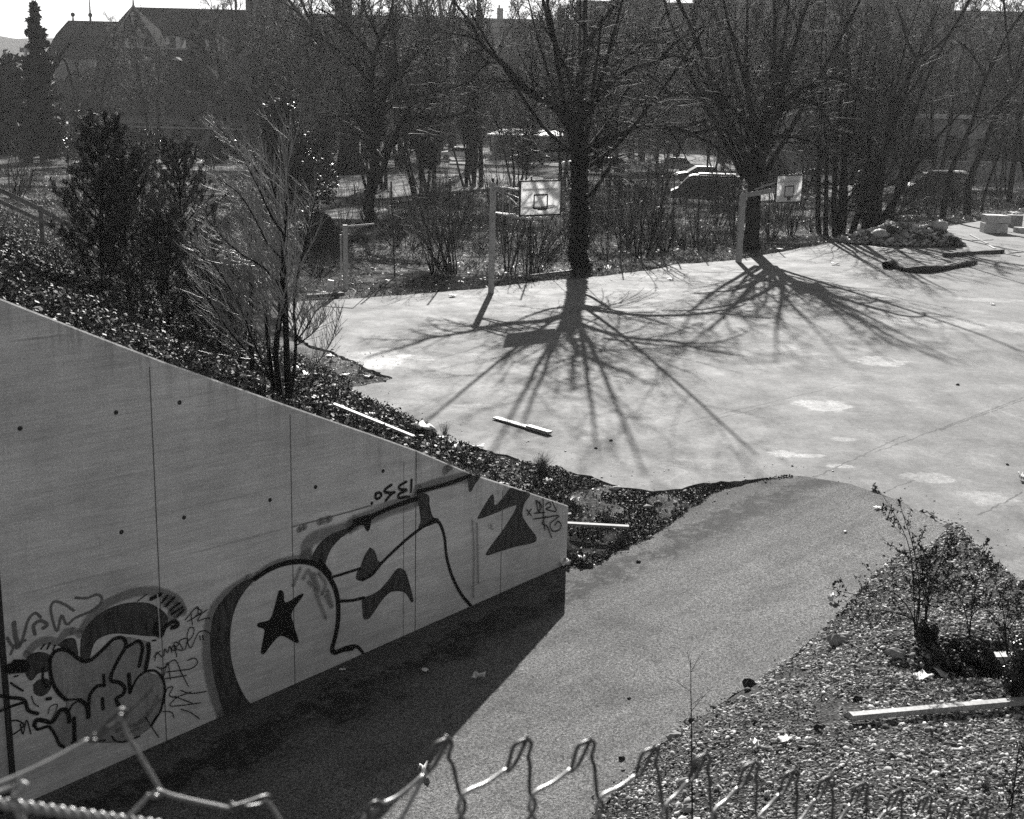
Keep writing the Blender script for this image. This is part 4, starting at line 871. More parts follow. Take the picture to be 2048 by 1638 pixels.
# --- saplings and scrub behind the back edge of the court
def shrub(seed, H, n, spread, name='bare_shrub', twig='twig', r=.02, lab='x', grp='bare scrub behind the court', lv=2, loc=(0, 0, 0), n2=7, trop=.03):
    T = Tree(seed); rg = T.rg; an = rg.rand(n) * 6.28; st = np.stack([np.cos(an), np.sin(an), 0 * an], 1) * .25 * H / 3 * rg.rand(n, 1) + [0, 0, -.1]
    D = np.stack([np.cos(an) * spread, np.sin(an) * spread, np.ones(n)], 1); D[:, :2] *= .3 + rg.rand(n, 1)
    Q = grow(st, D, H * (.55 + .5 * rg.rand(n)), 9, .07, trop, rg); Tr = taper(r * (.6 + .7 * rg.rand(n)), 9, .25); T.big.append((Q, Tr, 5))
    a2 = T.level((Q, Tr), n2, .2, 1, .6, .35, .55, K=6, wob=.12, trop=.04, up=.15, rmin=r * .35, sides=3, fine=True)
    if lv > 1: T.level(a2, 4, .2, 1, .6, .5, .7, K=4, wob=.15, trop=.02, rmin=r * .25, sides=3, fine=True)
    e = T.finish(name, (0, 0, 0), lab, 'shrub', grp, bark='bark', twig=twig, second='twigs'); e.location = loc; return e
st_ = [shrub(81, 3.6, 16, .45, r=.024), shrub(82, 2.4, 24, .7, r=.016), shrub(83, 4.6, 7, .22, r=.034), shrub(84, 1.6, 30, .9, r=.012), shrub(85, 3.0, 12, .6, twig='twig_pale', r=.018)]
pts = []
rg = np.random.RandomState(12)
fx = [(870, 545, 0), (900, 548, 0), (1015, 545, 2), (1055, 548, 2), (1075, 545, 1), (800, 470, 1), (660, 520, 3), (640, 555, 3), (850, 480, 4), (930, 470, 1), (1000, 450, 0), (960, 500, 4), (1100, 520, 3), (1210, 520, 1), (1250, 500, 0), (1290, 515, 2), (1330, 505, 1), (1370, 500, 4), (1400, 495, 0), (1440, 490, 1), (1470, 470, 2), (1540, 480, 1), (1580, 470, 0), (1620, 465, 4), (1660, 450, 1), (1740, 445, 0), (1790, 440, 1), (1830, 438, 4), (1860, 432, 0), (1905, 425, 2), (1950, 420, 1), (1990, 415, 0), (2035, 412, 4), (1230, 450, 1), (1310, 455, 0), (1390, 455, 1), (1560, 440, 0), (1690, 430, 1), (1820, 415, 0), (1900, 405, 1), (690, 470, 4), (1105, 470, 0), (1180, 470, 1), (790, 420, 3), (880, 420, 0), (1040, 420, 4), (1160, 430, 1), (1280, 425, 0), (1480, 430, 4), (1600, 415, 1), (1740, 405, 0), (1870, 390, 4), (1990, 390, 1), (620, 380, 0), (530, 400, 1), (1330, 370, 3), (1500, 385, 3), (420, 345, 0), (90, 345, 1), (60, 380, 1), (30, 400, 0), (130, 380, 4), (180, 350, 3), (12, 352, 3)] + [(731.3 + i * .21 + (i * 173) % 820, 430 + (i * 37) % 75, (3, 1, 4, 0)[i % 4]) for i in range(34)]
u5 = [False] * 5; cnt = {}
ordr = sorted(range(len(fx)), key=lambda i: fx[i][0])
rows = lambda py: 'near the court edge' if py >= 490 else 'midway to the park' if py >= 435 else 'farther back in the park'
for i, (px, py, k) in enumerate(fx):
    b = hit(px, py, 24); e = st_[k] if not u5[k] else copy_tree(st_[k]); u5[k] = True; e.location = b; e.rotation_euler = (rg.normal(0, .16), rg.normal(0, .16), rg.rand() * 6.28); s = .6 + .75 * rg.rand(); e.scale = (s, s, s)
    same = sorted([(q[0], q[1]) for q in fx if rows(q[1]) == rows(py)])
    e['label'] = 'leafless thin stemmed shrub %s, %s' % (rows(py), ordn(same.index((px, py)), len(same)))
# ================================================================== EVERGREENS, IVY, GRASS, STONES
def pine(seed, base, H, spread, label, nw=11, top=(0, 0), full=1.0):
    T = Tree(seed); rg = T.rg; T.trunk(base, H, H * .019, top, .015, K=12, end=.2)
    P, Rr = T.t; Z = []; Dn = []; Ls = []
    for k in range(nw):
        u = .12 + .86 * k / (nw - 1); x = u * 11; i = min(int(x), 10); c = P[0, i] + (P[0, i + 1] - P[0, i]) * (x - i); n = int(7 * full)
        for j in range(n):
            a = j * 6.28 / n + k + rg.rand() * .5; el = .25 + .75 * u; Z.append(c); Dn.append([math.cos(a), math.sin(a), el]); Ls.append(spread * (1.12 - u) ** .7 * (.75 + .4 * rg.rand()) + .25)
    Q = grow(np.array(Z), np.array(Dn), np.array(Ls), 8, .07, .10, rg); Tr = taper(np.full(len(Z), H * .0045), 8, .3); T.big.append((Q, Tr, 5))
    a2 = T.level((Q, Tr), 5, .25, .98, .7, .36, .6, K=5, wob=.1, trop=.14, up=.3, rmin=.006, sides=4)
    tw_ = T.level(a2, 3, .2, .9, .7, .5, .7, K=4, wob=.1, trop=.15, up=.3, rmin=.004, sides=3)
    src = [(np.stack([resample(q[3:], 4) for q in Q]), 11), (a2[0][:, 1:], 9), (tw_[0][:, 1:], 9), (P[:, -5:], 50)]
    base_p = []; dirs = []
    for S, n in src:
        N, K, _ = S.shape; u = rg.rand(N, n * K // 2 + n) * (K - 1.001); i = u.astype(int); f = (u - i)[..., None]; r = np.arange(N)[:, None]
        c = S[r, i] * (1 - f) + S[r, i + 1] * f; t = nrm(S[r, i + 1] - S[r, i]); q = rg.normal(0, 1, c.shape); q = nrm(q - (q * t).sum(-1, keepdims=True) * t)
        base_p.append(c.reshape(-1, 3)); dirs.append(nrm(t * .75 + q * .75).reshape(-1, 3))
    B = np.concatenate(base_p); D = np.concatenate(dirs); N = len(B); L = .08 + .06 * rg.rand(N, 1); s = nrm(np.cross(D, rg.normal(0, 1, (N, 3)))) * .0046
    V = np.stack([B - s, B + s, B + D * L], 1).reshape(-1, 3)
    e = T.finish('pine_tree', tuple(base), label, 'pine tree', bark='bark_dark')
    meshobj('needles', V - np.array(base)[None], np.arange(3 * N).reshape(N, 3), 'needle', e); return e
b1 = hit(205, 590); b2 = hit(372, 640); b3 = hit(300, 560)
topz = lambda b, py: aty(200, py, b[1])[2] - b[2]
pine(101, b1, aty(205, 240, b1[1])[2] - b1[2], 1.2, 'dense dark young pine, the left and nearer one on the ivy slope', nw=12, full=.95, top=(-.02, 0))
pine(102, b2, aty(345, 300, b2[1])[2] - b2[2], 1.75, 'smaller open young pine between the dense pine and the many stemmed tree', nw=11, full=1.0)
pine(103, b3, aty(290, 300, b3[1])[2] - b3[2], 1.6, 'slim young pine standing behind and between the two other pines', nw=10)
b4 = hit(440, 700); pine(104, b4, 1.5, .9, 'low dark young pine beside the stems of the young tree', nw=7)
b5 = hit(258, 615); pine(105, b5, 2.9, 1.3, 'short spreading pine low between the dense pine and the open pine', nw=9)
b6 = hit(335, 655); pine(106, b6, 2.0, 1.1, 'lowest dark pine in front of the open pine', nw=8)
# many stemmed young tree at the wall top
b = hit(572, 800); Y = b[1]
T = Tree(111); k_ = 2.56
zc = lambda pts, d0=0: [aty(380 + x / k_, 200 + y / k_, Y + d) for x, y, d in pts]
T.limbs([(zc([(430, 1500, .1), (420, 1400, .1), (400, 1250, .1), (380, 1000, .3), (350, 800, .5), (300, 560, .8)]), .035, .012), (zc([(460, 1510, 0), (440, 1300, 0), (460, 1100, 0), (465, 950, 0), (490, 700, .1), (495, 400, .1), (520, 150, .2)]), .05, .012), (zc([(505, 1540, 0), (495, 1300, 0), (485, 1050, 0), (480, 820, 0), (470, 700, .2), (440, 500, .4), (380, 300, .6)]), .055, .014),
         (zc([(520, 1500, .1), (540, 1280, .1), (535, 1100, .2), (540, 950, .3), (600, 700, .6), (640, 500, 1)]), .028, .009), (zc([(320, 1380, .3), (310, 1200, .3), (315, 1000, .4), (310, 700, .5), (320, 450, .6)]), .04, .012), (zc([(255, 1350, .4), (290, 1150, .4), (320, 950, .5), (290, 700, .8)]), .03, .01),
         (zc([(415, 1440, 0), (300, 1300, -.3), (200, 1180, -.5), (120, 1060, -.7), (40, 900, -.9)]), .018, .006), (zc([(420, 1450, 0), (330, 1250, -.2), (250, 1050, -.4), (150, 880, -.6), (60, 780, -.8), (0, 740, -1)]), .018, .006),
         (zc([(540, 1240, .1), (600, 1160, .0), (640, 1090, -.1), (690, 1040, -.2)]), .014, .005), (zc([(540, 1260, .1), (620, 1200, .1), (700, 1110, .1)]), .012, .005), (zc([(540, 1240, .1), (590, 1100, .2), (650, 1040, .3)]), .012, .005), (zc([(540, 1480, .1), (700, 1280, .2), (770, 1100, .3)]), .009, .003),
         (zc([(465, 960, 0), (380, 860, -.3), (280, 800, -.6), (180, 720, -.9), (80, 600, -1.2)]), .018, .006), (zc([(480, 820, 0), (400, 740, -.3), (330, 600, -.6), (250, 480, -.9), (140, 400, -1.2)]), .018, .006), (zc([(490, 700, 0), (420, 600, -.2), (340, 430, -.4), (240, 250, -.6), (130, 120, -.8)]), .018, .006)])
s1 = (np.stack([a for a, _ in T.exp]), np.stack([b_ for _, b_ in T.exp]))
P, Rr = s1; a = kids(P, Rr, 42, .22, 1, .65, T.rg, .38, .42, .1, .0042)
D = nrm(a[1] + np.array([-.35, -.1, 0])); Q = grow(a[0], D, a[2].clip(.3, 1.6), 8, .07, .085, T.rg); Tr = taper(a[3], 8, .45); T.fine.append((Q, Tr, 4))
T.level((Q, Tr), 5, .2, .9, .6, .42, .6, K=6, wob=.08, trop=.1, up=.1, rmin=.0028, sides=3, fine=True)
T.finish('young_tree', b, 'many stemmed leafless young tree at the top edge of the concrete wall', 'tree', bark='bark_dark', twig='twig_pale', second='crown')
# conifers in the park
def spire(px, py, pytop, wpx, label, seed, lean=0, dens=9000, name='conifer_tree', rag=.25, sz=1, rag2=.9):
    b = hit(px, py, 60); H = aty(px, pytop, b[1])[2] - b[2]; Wd = wpx / 2 / F * b[1]; rg = np.random.RandomState(seed); T = Tree(seed); T.trunk(b, H * .95, H * .014 + .1, (lean, 0), .01, K=8, end=.15)
    nb_ = 150; ub = (np.arange(nb_) + rg.rand(nb_)) / nb_; ab = np.arange(nb_) * 2.4 + rg.rand(nb_); lb = Wd * ((1 - ub) ** .8 * (.75 + .25 * np.minimum(1, ub * 5)) + .05) * (.35 + .85 * rg.rand(nb_)); k = rg.randint(0, nb_, dens); f_ = rg.rand(dens) ** .7
    r = lb[k] * f_; a = ab[k] + rg.normal(0, .12, dens); z = (.07 + .93 * ub[k]) * H - r * .35 * (1 - ub[k]) + r * .25 * ub[k]; sg = (.25 + .05 * Wd) * (1.15 - ub[k]) * .75
    V = np.stack([b[0] + lean * z + np.cos(a) * r + rg.normal(0, 1, dens) * sg * .5, b[1] + np.sin(a) * r + rg.normal(0, 1, dens) * sg * .5, b[2] + z + rg.normal(0, 1, dens) * sg * .45], 1)
    e = T.finish(name, b, label, 'conifer', bark='bark_dark'); q, fq = leaves(V, (Wd * .055 + .05) * sz, rg, 0, 1.5); meshobj('crown', q - b[None], fq, 'conifer_leaf', e); return e
spire(400, 300, 32, 70, 'narrow dark spire shaped conifer in front of the mansion roof', 121)
spire(88, 325, 8, 105, 'tall pointed conifer left of the mansion', 122, dens=9000, rag=.1, sz=1.15)
T = Tree(123); b = hit(55, 326, 60); Y = b[1]
T.limbs([([b - [0, 0, .2]] + [aty(x, y, Y) for x, y in ((60, 290), (68, 255), (85, 200), (100, 150), (118, 115), (140, 85))], .5, .1), ([aty(x, y, Y) for x, y in ((62, 285), (55, 250), (75, 225), (90, 180))], .3, .1), ([aty(x, y, Y) for x, y in ((110, 125), (128, 118), (140, 150), (150, 190))], .15, .04)])
a2 = T.level((np.stack([a for a, _ in T.exp]), np.stack([c for _, c in T.exp])), 10, .4, 1, .7, .3, .5, K=7, rmin=.03, sides=4)
T.level(a2, 7, .1, 1, .7, .45, .6, K=5, rmin=.02, sides=3, fine=True); T.finish('bare_tree', b, 'leaning bare tree with a forked trunk at the foot of the pointed conifer', 'tree', bark='bark_dark')
def blob(px, py, pytop, wpx, label, seed, name='evergreen_shrub', n=9000, mat='holly_leaf', size=.07, cat='shrub', D=None):
    b = hit(px, py, 8); H = aty(px, pytop, b[1])[2] - b[2]; Wd = wpx / 2 / F * b[1]; rg = np.random.RandomState(seed)
    K = 26; cc_ = np.stack([rg.normal(0, .38, K), rg.normal(0, .38, K), .15 + .8 * rg.rand(K)], 1); cc_[:, :2] *= (1.1 - .8 * np.abs(cc_[:, 2:] - .4)); k = rg.randint(0, K, n); q = nrm(rg.normal(0, 1, (n, 3))) * (rg.rand(n, 1) ** .4) * .3
    V = (cc_[k] + q) * [Wd, Wd, H * .93]; V[:, 2] = np.abs(V[:, 2]); V += b
    T = Tree(seed); T.org = tuple(b); N = 7; an = rg.rand(N) * 6.28; Q = grow(np.repeat(b[None], N, 0), np.stack([np.cos(an) * .4, np.sin(an) * .4, np.ones(N)], 1), np.full(N, H * .85), 6, .1, 0, rg); T.big.append((Q, taper(np.full(N, H * .018), 6), 5))
    e = T.finish(name, b, label, cat, bark='bark_dark'); T.e.children[0].name = 'stems'; v, fq = leaves(V, size, rg, .2, 1.2); meshobj('foliage', v - b[None], fq, mat, e); return e
blob(575, 425, 215, 165, 'broad glossy evergreen bush in the park behind the many stemmed tree', 131, n=26000, size=.085)
blob(640, 500, 430, 120, 'low dark evergreen thicket left of the goal post frame', 132, n=9000, size=.08)
blob(850, 335, 255, 55, 'dark holly bush around the slender trunk in the park', 133, n=6000, size=.11)
blob(1545, 375, 320, 60, 'dark holly bush above the farther backboard', 134, n=5000, size=.1)
blob(940, 322, 300, 26, 'small ivy clump at the foot of the stout leaning trunk', 135, n=1500, size=.1)
blob(655, 330, 235, 70, 'dark evergreen bush beside the huge old trunk', 136, n=6000, size=.11)
blob(20, 310, 128, 120, 'rounded hazy tree mass at the far left edge', 137, n=8000, size=.28, mat='twig_grey', name='far_tree', cat='tree')
blob(1725, 440, 330, 80, 'ivy smothered thicket behind the rubble heap', 138, n=7000, size=.06, mat='ivy_leaf')
blob(300, 330, 262, 90, 'dark hedge in front of the mansion ground floor', 139, n=6000, size=.12)
blob(440, 330, 262, 100, 'rounded evergreen hedge right of the conifer spire', 140, n=6000, size=.12)
blob(180, 330, 215, 110, 'dark evergreen bush between conifer and mansion', 141, n=8000, size=.12)
# ---- scatters (stuff)
def scatter(n, x0, x1, y0, y1, cond, seed):
    rg = np.random.RandomState(seed); x = x0 + (x1 - x0) * rg.rand(n); y = y0 + (y1 - y0) * rg.rand(n); m = cond(x, y); x, y = x[m], y[m]
    return np.stack([x, y, G(x, y)], 1), rg
def notw(x, y): t, w_ = tw(x, y); return ~((w_ > -.3) & (w_ < .02) & (t > 0))
def emb(x, y):
    t, w_ = tw(x, y); z = .50 - .475 * (.866 * (x - P0[0]) + .5 * (y - P0[1])); return (w_ < -.27) & (z > -.05) & ~inside(COURT, x, y) & notw(x, y)
S, rg = scatter(330000, -24, 2, 10, 42, emb, 1)
dn = vnoise(S[:, 0], S[:, 1], 1.1, 9); S = S[(dn > -.22) | (S[:, 1] > 21)]
S[:, 2] += rg.rand(len(S)) * .07; q, fq = leaves(S, .019, rg, .6, 1.2)
S2, rg = scatter(26000, -14, 2, 10, 30, emb, 51); S2[:, 2] += .04 + rg.rand(len(S2)) * .08; q2, f2 = leaves(S2, .036, rg, .5, 1.1); fq = np.concatenate([fq, f2 + len(q)]); q = np.concatenate([q, q2])
tag(meshobj('ivy_ground_cover', q, fq, 'ground_ivy'), 'glossy ivy leaves carpeting the embankment above the wall', 'ground cover', kind='stuff')
def blades(S, rg, h, w_, name, label, mat='grass_blade', lean=.5):
    N = len(S); d = nrm(rg.normal(0, lean, (N, 3)) * [1, 1, 0] + UP); L = h * (.4 + .9 * rg.rand(N, 1)); s = nrm(np.cross(d, rg.normal(0, 1, (N, 3)))) * w_; m = S + d * L * .55; d2 = nrm(d + rg.normal(0, lean, (N, 3)) * [1, 1, .3])
    V = np.stack([S - s, S + s, m + s * .6, m - s * .6, m + d2 * L * .5, m + d2 * L * .5 + s * .1], 1).reshape(-1, 3); k = np.arange(N)[:, None] * 6
    Fq = np.concatenate([k + [0, 1, 2, 3], k + [3, 2, 5, 4]]); return tag(meshobj(name, V, Fq, mat), label, 'grass', kind='stuff')
def nearedge(x, y): return ~inside(COURT, x, y) & ~inside(RAMP, x, y) & notw(x, y)
def bank(x, y):
    t, w_ = tw(x, y); return nearedge(x, y) & ((t < .2) | (w_ < -.3)) & (x < 5.3) & (dist(CRS, x, y) < 3.2) & (y < 33) & (y > 15)
bk2 = lambda x, y: bank(x, y) & (x > .2) & (vnoise(x, y, .45, 77) > -.12)
S, rg = scatter(70000, 0, 5.5, 17, 23.5, bk2, 21); S[:, 2] += .03 * rg.rand(len(S)); q, fq = leaves(S, .017, rg, .5, 1.3)
tag(meshobj('moss_and_weeds', q, fq, 'ivy_leaf'), 'dark low weeds on the bank between court edge and ramp', 'ground cover', kind='stuff')
S, rg = scatter(60000, -9, 6, 15, 33, bank, 2); dn = vnoise(S[:, 0], S[:, 1], .7, 19); S = S[dn > -.12]
blades(S, rg, .10, .0035, 'grass', 'short dry grass between the court and the wall')
S, rg = scatter(26000, -9, 6, 15, 33, bank, 3); S[:, 2] += .015; q, fq = leaves(S, .022, rg, 1.5, 1.3)
tag(meshobj('dead_leaves', q, fq, 'dry_leaf'), 'dead leaves and grit along the broken court edge', 'leaf litter', kind='stuff')
bk = lambda x, y: (~inside(COURT, x, y)) & (dist(bj, x, y, False) < 2.2)
S, rg = scatter(60000, -12, 38, 38, 80, bk, 4); blades(S, rg, .22, .009, 'grass', 'rough grass fringe along the back edge of the court')
pk = lambda x, y: (~inside(COURT, x, y)) & (np.abs(x) < .45 * y + 4)
S, rg = scatter(130000, -46, 46, 42, 110, pk, 5); dn = vnoise(S[:, 0], S[:, 1], 3, 29) + .6 * vnoise(S[:, 0], S[:, 1], .9, 30); S = S[dn > -.05]; blades(S, rg, .38, .016, 'grass', 'coarse winter grass in the scrub and park behind the court', lean=.8)
S, rg = scatter(60000, -46, 46, 44, 120, pk, 6); S[:, 2] += .02; q, fq = leaves(S, .05, rg, 1.5, 1.3)
tag(meshobj('dead_leaves', q, fq, 'dry_leaf'), 'fallen leaves scattered over the park floor', 'leaf litter', kind='stuff')
# stones on the gravel bank
def grav(x, y): t, w_ = tw(x, y); return (~inside(RAMP, x, y)) & (~inside(COURT, x, y)) & (x > P0[0] + 2.2 - (y < 14) * 2.6) & ((t < 0) | (w_ > 0)) & (x < .45 * y + 1.2) & (dist(RS, x, y) > .0)
def rocks(S, rg, size, name, label, mat='stone', var=.9, cap=None):
    ph = (1 + 5 ** .5) / 2; B = np.array([(-1, ph, 0), (1, ph, 0), (-1, -ph, 0), (1, -ph, 0), (0, -1, ph), (0, 1, ph), (0, -1, -ph), (0, 1, -ph), (ph, 0, -1), (ph, 0, 1), (-ph, 0, -1), (-ph, 0, 1)]) / 1.9
    T_ = np.array([(0, 11, 5), (0, 5, 1), (0, 1, 7), (0, 7, 10), (0, 10, 11), (1, 5, 9), (5, 11, 4), (11, 10, 2), (10, 7, 6), (7, 1, 8), (3, 9, 4), (3, 4, 2), (3, 2, 6), (3, 6, 8), (3, 8, 9), (4, 9, 5), (2, 4, 11), (6, 2, 10), (8, 6, 7), (9, 8, 1)])
    N = len(S); sc = size * np.exp(rg.normal(0, .42, (N, 1))).clip(.4, 3.2) * np.stack([1 + .5 * rg.rand(N), .8 + .3 * rg.rand(N), .38 + .3 * rg.rand(N)], 1)
    a = rg.rand(N) * 6.28; c, s = np.cos(a), np.sin(a); b = B[None] * (1 + rg.normal(0, .12, (N, 12, 1))) * sc[:, None]; tl = rg.normal(0, .35, (N, 2))
    x = b[..., 0] * c[:, None] - b[..., 1] * s[:, None]; y = b[..., 0] * s[:, None] + b[..., 1] * c[:, None]; z = b[..., 2] + x * tl[:, :1] + y * tl[:, 1:]
    V = (np.stack([x, y, z], -1) + S[:, None] + np.stack([0 * a, 0 * a, sc[:, 2] * .15], 1)[:, None]).reshape(-1, 3); Fq = (np.arange(N)[:, None, None] * 12 + T_[None]).reshape(-1, 3)
    return tag(meshobj(name, V, Fq, mat, smooth=True), label, 'stones', kind='stuff')
S, rg = scatter(95000, 1, 11, 6, 21.5, grav, 7); dn = vnoise(S[:, 0], S[:, 1], .9, 41); S = S[(dn > -.3) | (S[:, 1] < 12)]
rocks(S, rg, .0145, 'gravel', 'rounded pebbles covering the bank beside the ramp')
S, rg = scatter(22000, 1, 11, 6, 21.5, grav, 8); dn = vnoise(S[:, 0], S[:, 1], .8, 43); S = S[dn > -.08]; blades(S, rg, .10, .0028, 'grass', 'sparse grass and moss among the pebbles', lean=.8)
S, rg = scatter(26000, 1, 11, 6, 21.5, grav, 18); S[:, 2] += .03; q, fq = leaves(S, .014, rg, 1.0, 1.6); tag(meshobj('dead_leaves', q, fq, 'dry_leaf'), 'dead leaves among the pebbles of the bank', 'leaf litter', kind='stuff')
edge = lambda x, y: inside(RAMP, x, y) & (np.minimum(dist(GES, x, y, False), dist(HE_, x, y, False)) < .22)
S, rg = scatter(16000, -1, 6, 8, 22.5, edge, 9); S[:, 2] = rampz(S[:, 0], S[:, 1]) + .008; k = rg.rand(len(S)) < np.exp(-np.minimum(dist(GES, S[:, 0], S[:, 1], False), dist(HE_, S[:, 0], S[:, 1], False)) / .07); rocks(S[k], rg, .011, 'gravel', 'loose grit spilled on the ramp edges')
S, rg = scatter(5000, -10, 24, 18, 50, lambda x, y: inside(COURT, x, y), 10); S[:, 2] = .003; S = S[dist(CRS, S[:, 0], S[:, 1]) < 1.2]; rocks(S, rg, .012, 'gravel', 'crumbled asphalt along the court rim', mat='dry_leaf')
# blocks of soil turf along the broken slab edge
S, rg = scatter(3500, -8, 6, 15, 33, lambda x, y: nearedge(x, y) & (dist(CRS, x, y) < .8) & (x < 5), 13); rocks(S, rg, .035, 'rubble_bits', 'small broken asphalt lumps at the court edge', mat='rubble')
# ================================================================== BASKETBALL POSTS
def place_on(px, py): return at(px, py, 0)
def hoop(px, py, rz, ring=True):
    b = at(px, py); return b
# nearer post, lattice arm
b = at(982, 586); h1 = empty('basketball_hoop', b); tag(h1, 'nearer basketball post with a lattice arm and a white backboard with bent ring', 'basketball hoop', 'basketball posts at the back of the court')
L = lambda P: np.array(P) - b
Yb = b[1] - 2.05
bc = [aty(1040, 360, Yb), aty(1123, 360.5, Yb + .0), aty(1119, 431, Yb), aty(1037, 433, Yb)]
# board plane: horizontal direction found from its foreshortening (1.8 m wide)
ctr = aty(1081, 396, Yb); wpx = 83 / F * Yb * 1.0
ang1 = R(37); bd = np.array([math.cos(ang1), math.sin(ang1), 0])
bn = np.array([math.sin(ang1), -math.cos(ang1), 0])      # facing the court / camera side
def board(e, c, bd, bn, W=1.8, Hh=1.2, ring=1, b=None):
    c = np.array(c) - b; rot = math.atan2(bd[1], bd[0])
    # local: x along board, y = away from face
    o = empty('x'); COL.objects.unlink(o); bpy.data.objects.remove(o)
    def tb(m):   # transform MB verts from board frame to parent frame
        for i, V in enumerate(m.V):
            V = np.asarray(V); m.V[i] = c + V[:, :1] * bd + V[:, 1:2] * (-bn) + V[:, 2:3] * np.array([0, 0, 1.0])
        return m
    tb(MB().box((0, 0, 0), (W - .1, .03, Hh - .1))).build('backboard', 'board_skin', e)
    m = MB(); f = .05
    for x in (-1, 1): m.box((x * (W / 2 - f / 2), -.004, 0), (f, .045, Hh))
    for z in (-1, 1): m.box((0, -.004, z * (Hh / 2 - f / 2)), (W - 2 * f - .002, .045, f))
    tb(m).build('board_frame', 'black_paint', e)
    m = MB(); w2, h2, t_ = .62, .5, .05; zc = -.12
    for x in (-1, 1): m.box((x * (w2 / 2 - t_ / 2), -.018, zc), (t_, .008, h2))
    for z in (-1, 1): m.box((0, -.018, zc + z * (h2 / 2 - t_ / 2)), (w2 - 2 * t_ - .002, .008, t_))
    tb(m).build('target_square', 'black_paint', e)
    m = MB()
    if ring:
        a = np.linspace(0, 2 * math.pi, 25); R_ = .225
        P = np.stack([.0 + R_ * np.sin(a), -.42 + R_ * np.cos(a), -.36 + .10 * (1 + np.cos(a[::-1])) * 0 + .17 * (.5 - .5 * np.cos(a))], 1)
        m.tube(P, .011, 6, cap=False); m.box((0, -.1, -.36), (.26, .16, .09), rx=-.1); m.beam((-.08, -.05, -.4), (-.1, -.25, -.34), .015, .015); m.beam((.08, -.05, -.4), (.1, -.25, -.34), .015, .015)
        tb(m).build('ring', 'wood_dark', e)
    else:
        m.box((0, -.03, -.43), (.17, .05, .12)); m.box((0, -.06, -.40), (.08, .04, .04)); tb(m).build('ring_bracket', 'black_paint', e)
    m = MB(); m.box((0, .04, .3), (W - .3, .04, .06)); m.box((0, .04, -.3), (W - .3, .04, .06)); tb(m).build('board_back_rail', 'galvanised', e)
    return c
Hp = aty(988, 366, b[1])[2]
m = MB(); m.box((0, 0, Hp / 2 - .1), (.19, .16, Hp + .2), rz=.3); m.build('post', 'paint_post', h1, bevel=.02)
MB().cyl((0, 0, Hp - .01), (0, 0, Hp + .03), .1, 12, r2=.06).build('post_cap', 'galvanised', h1); MB().cyl((.0, 0, Hp + .03), (.0, 0, Hp + .16), .04, 8).build('post_tip', 'black_paint', h1)
c1 = board(h1, ctr, bd, bn, b=b)
ztop, zbot = Hp - .12, aty(988, 425, b[1])[2]
m = MB()
for s in (-1, 1):
    o = bd * .32 * s; e_t = c1 + o - bn * .06 + [0, 0, ztop - c1[2]]; e_b = c1 + o - bn * .06 + [0, 0, zbot - c1[2]]
    s_ = np.array([.06 * s, 0, 0]); m.beam(s_ + [0, 0, ztop], e_t, .05, .06); m.beam(s_ + [0, 0, zbot], e_b, .05, .06)
    m.beam(s_ + [0, 0, ztop - .05], (s_ + e_b) / 2 * [1, 1, 0] + [0, 0, (ztop + zbot) / 2 + .12], .03, .03); m.beam((s_ + e_b) / 2 * [1, 1, 0] + [0, 0, (ztop + zbot) / 2 + .12], e_b, .03, .03)
    q = s_ * .7 + e_t * .3; m.cyl([q[0], q[1], zbot], [q[0], q[1], ztop], .018, 6)
m.cyl([.1, -.05, zbot], [.1, -.05, ztop], .02, 6); m.build('lattice_arm', 'paint_post', h1)
# farther post with single raised arm
b = at(1477, 524); h2 = empty('basketball_hoop', b); tag(h2, 'farther basketball post with one straight rising arm and a white backboard without ring', 'basketball hoop', 'basketball posts at the back of the court')
Hp = aty(1484, 391, b[1])[2]
ctr = aty(1578, 377.5, b[1] - 1.65); ang2 = R(40); bd2 = np.array([math.cos(ang2), math.sin(ang2), 0]); bn2 = np.array([math.sin(ang2), -math.cos(ang2), 0])
c2 = board(h2, ctr, bd2, bn2, ring=0, b=b)
MB().box((0, 0, Hp / 2 - .1), (.24, .2, Hp + .2), rz=.2).build('post', 'paint_post', h2, bevel=.02)
m = MB(); tgt = c2 - bn2 * .05; m.beam((-.05, 0, Hp - .02), tgt + [0, 0, .05], .2, .2); m.build('arm', 'paint_post', h2, bevel=.02)
MB().beam((.5, 0, Hp + .28), tgt + [0, 0, .45], .05, .05).build('stay', 'galvanised', h2)
# old goal frame at the left
b = at(691, 577); g = empty('goal_frame', b); tag(g, 'old post with a bare arm and hanging rod at the back left court corner', 'post')
Hg = aty(693, 450, b[1])[2]; MB().box((0, 0, Hg / 2 - .1), (.15, .15, Hg + .2), rz=.4).box((-.16, 0, Hg / 2 - .2), (.05, .08, Hg - .3)).build('post', 'paint_post', g)
q = aty(748, 448, b[1]) - b; MB().beam((0, 0, Hg - .06), q, .05, .06).build('arm', 'galvanised', g); MB().cyl(q, q + [0, 0, -1.7], .02, 6).build('rod', 'wood_grey', g)
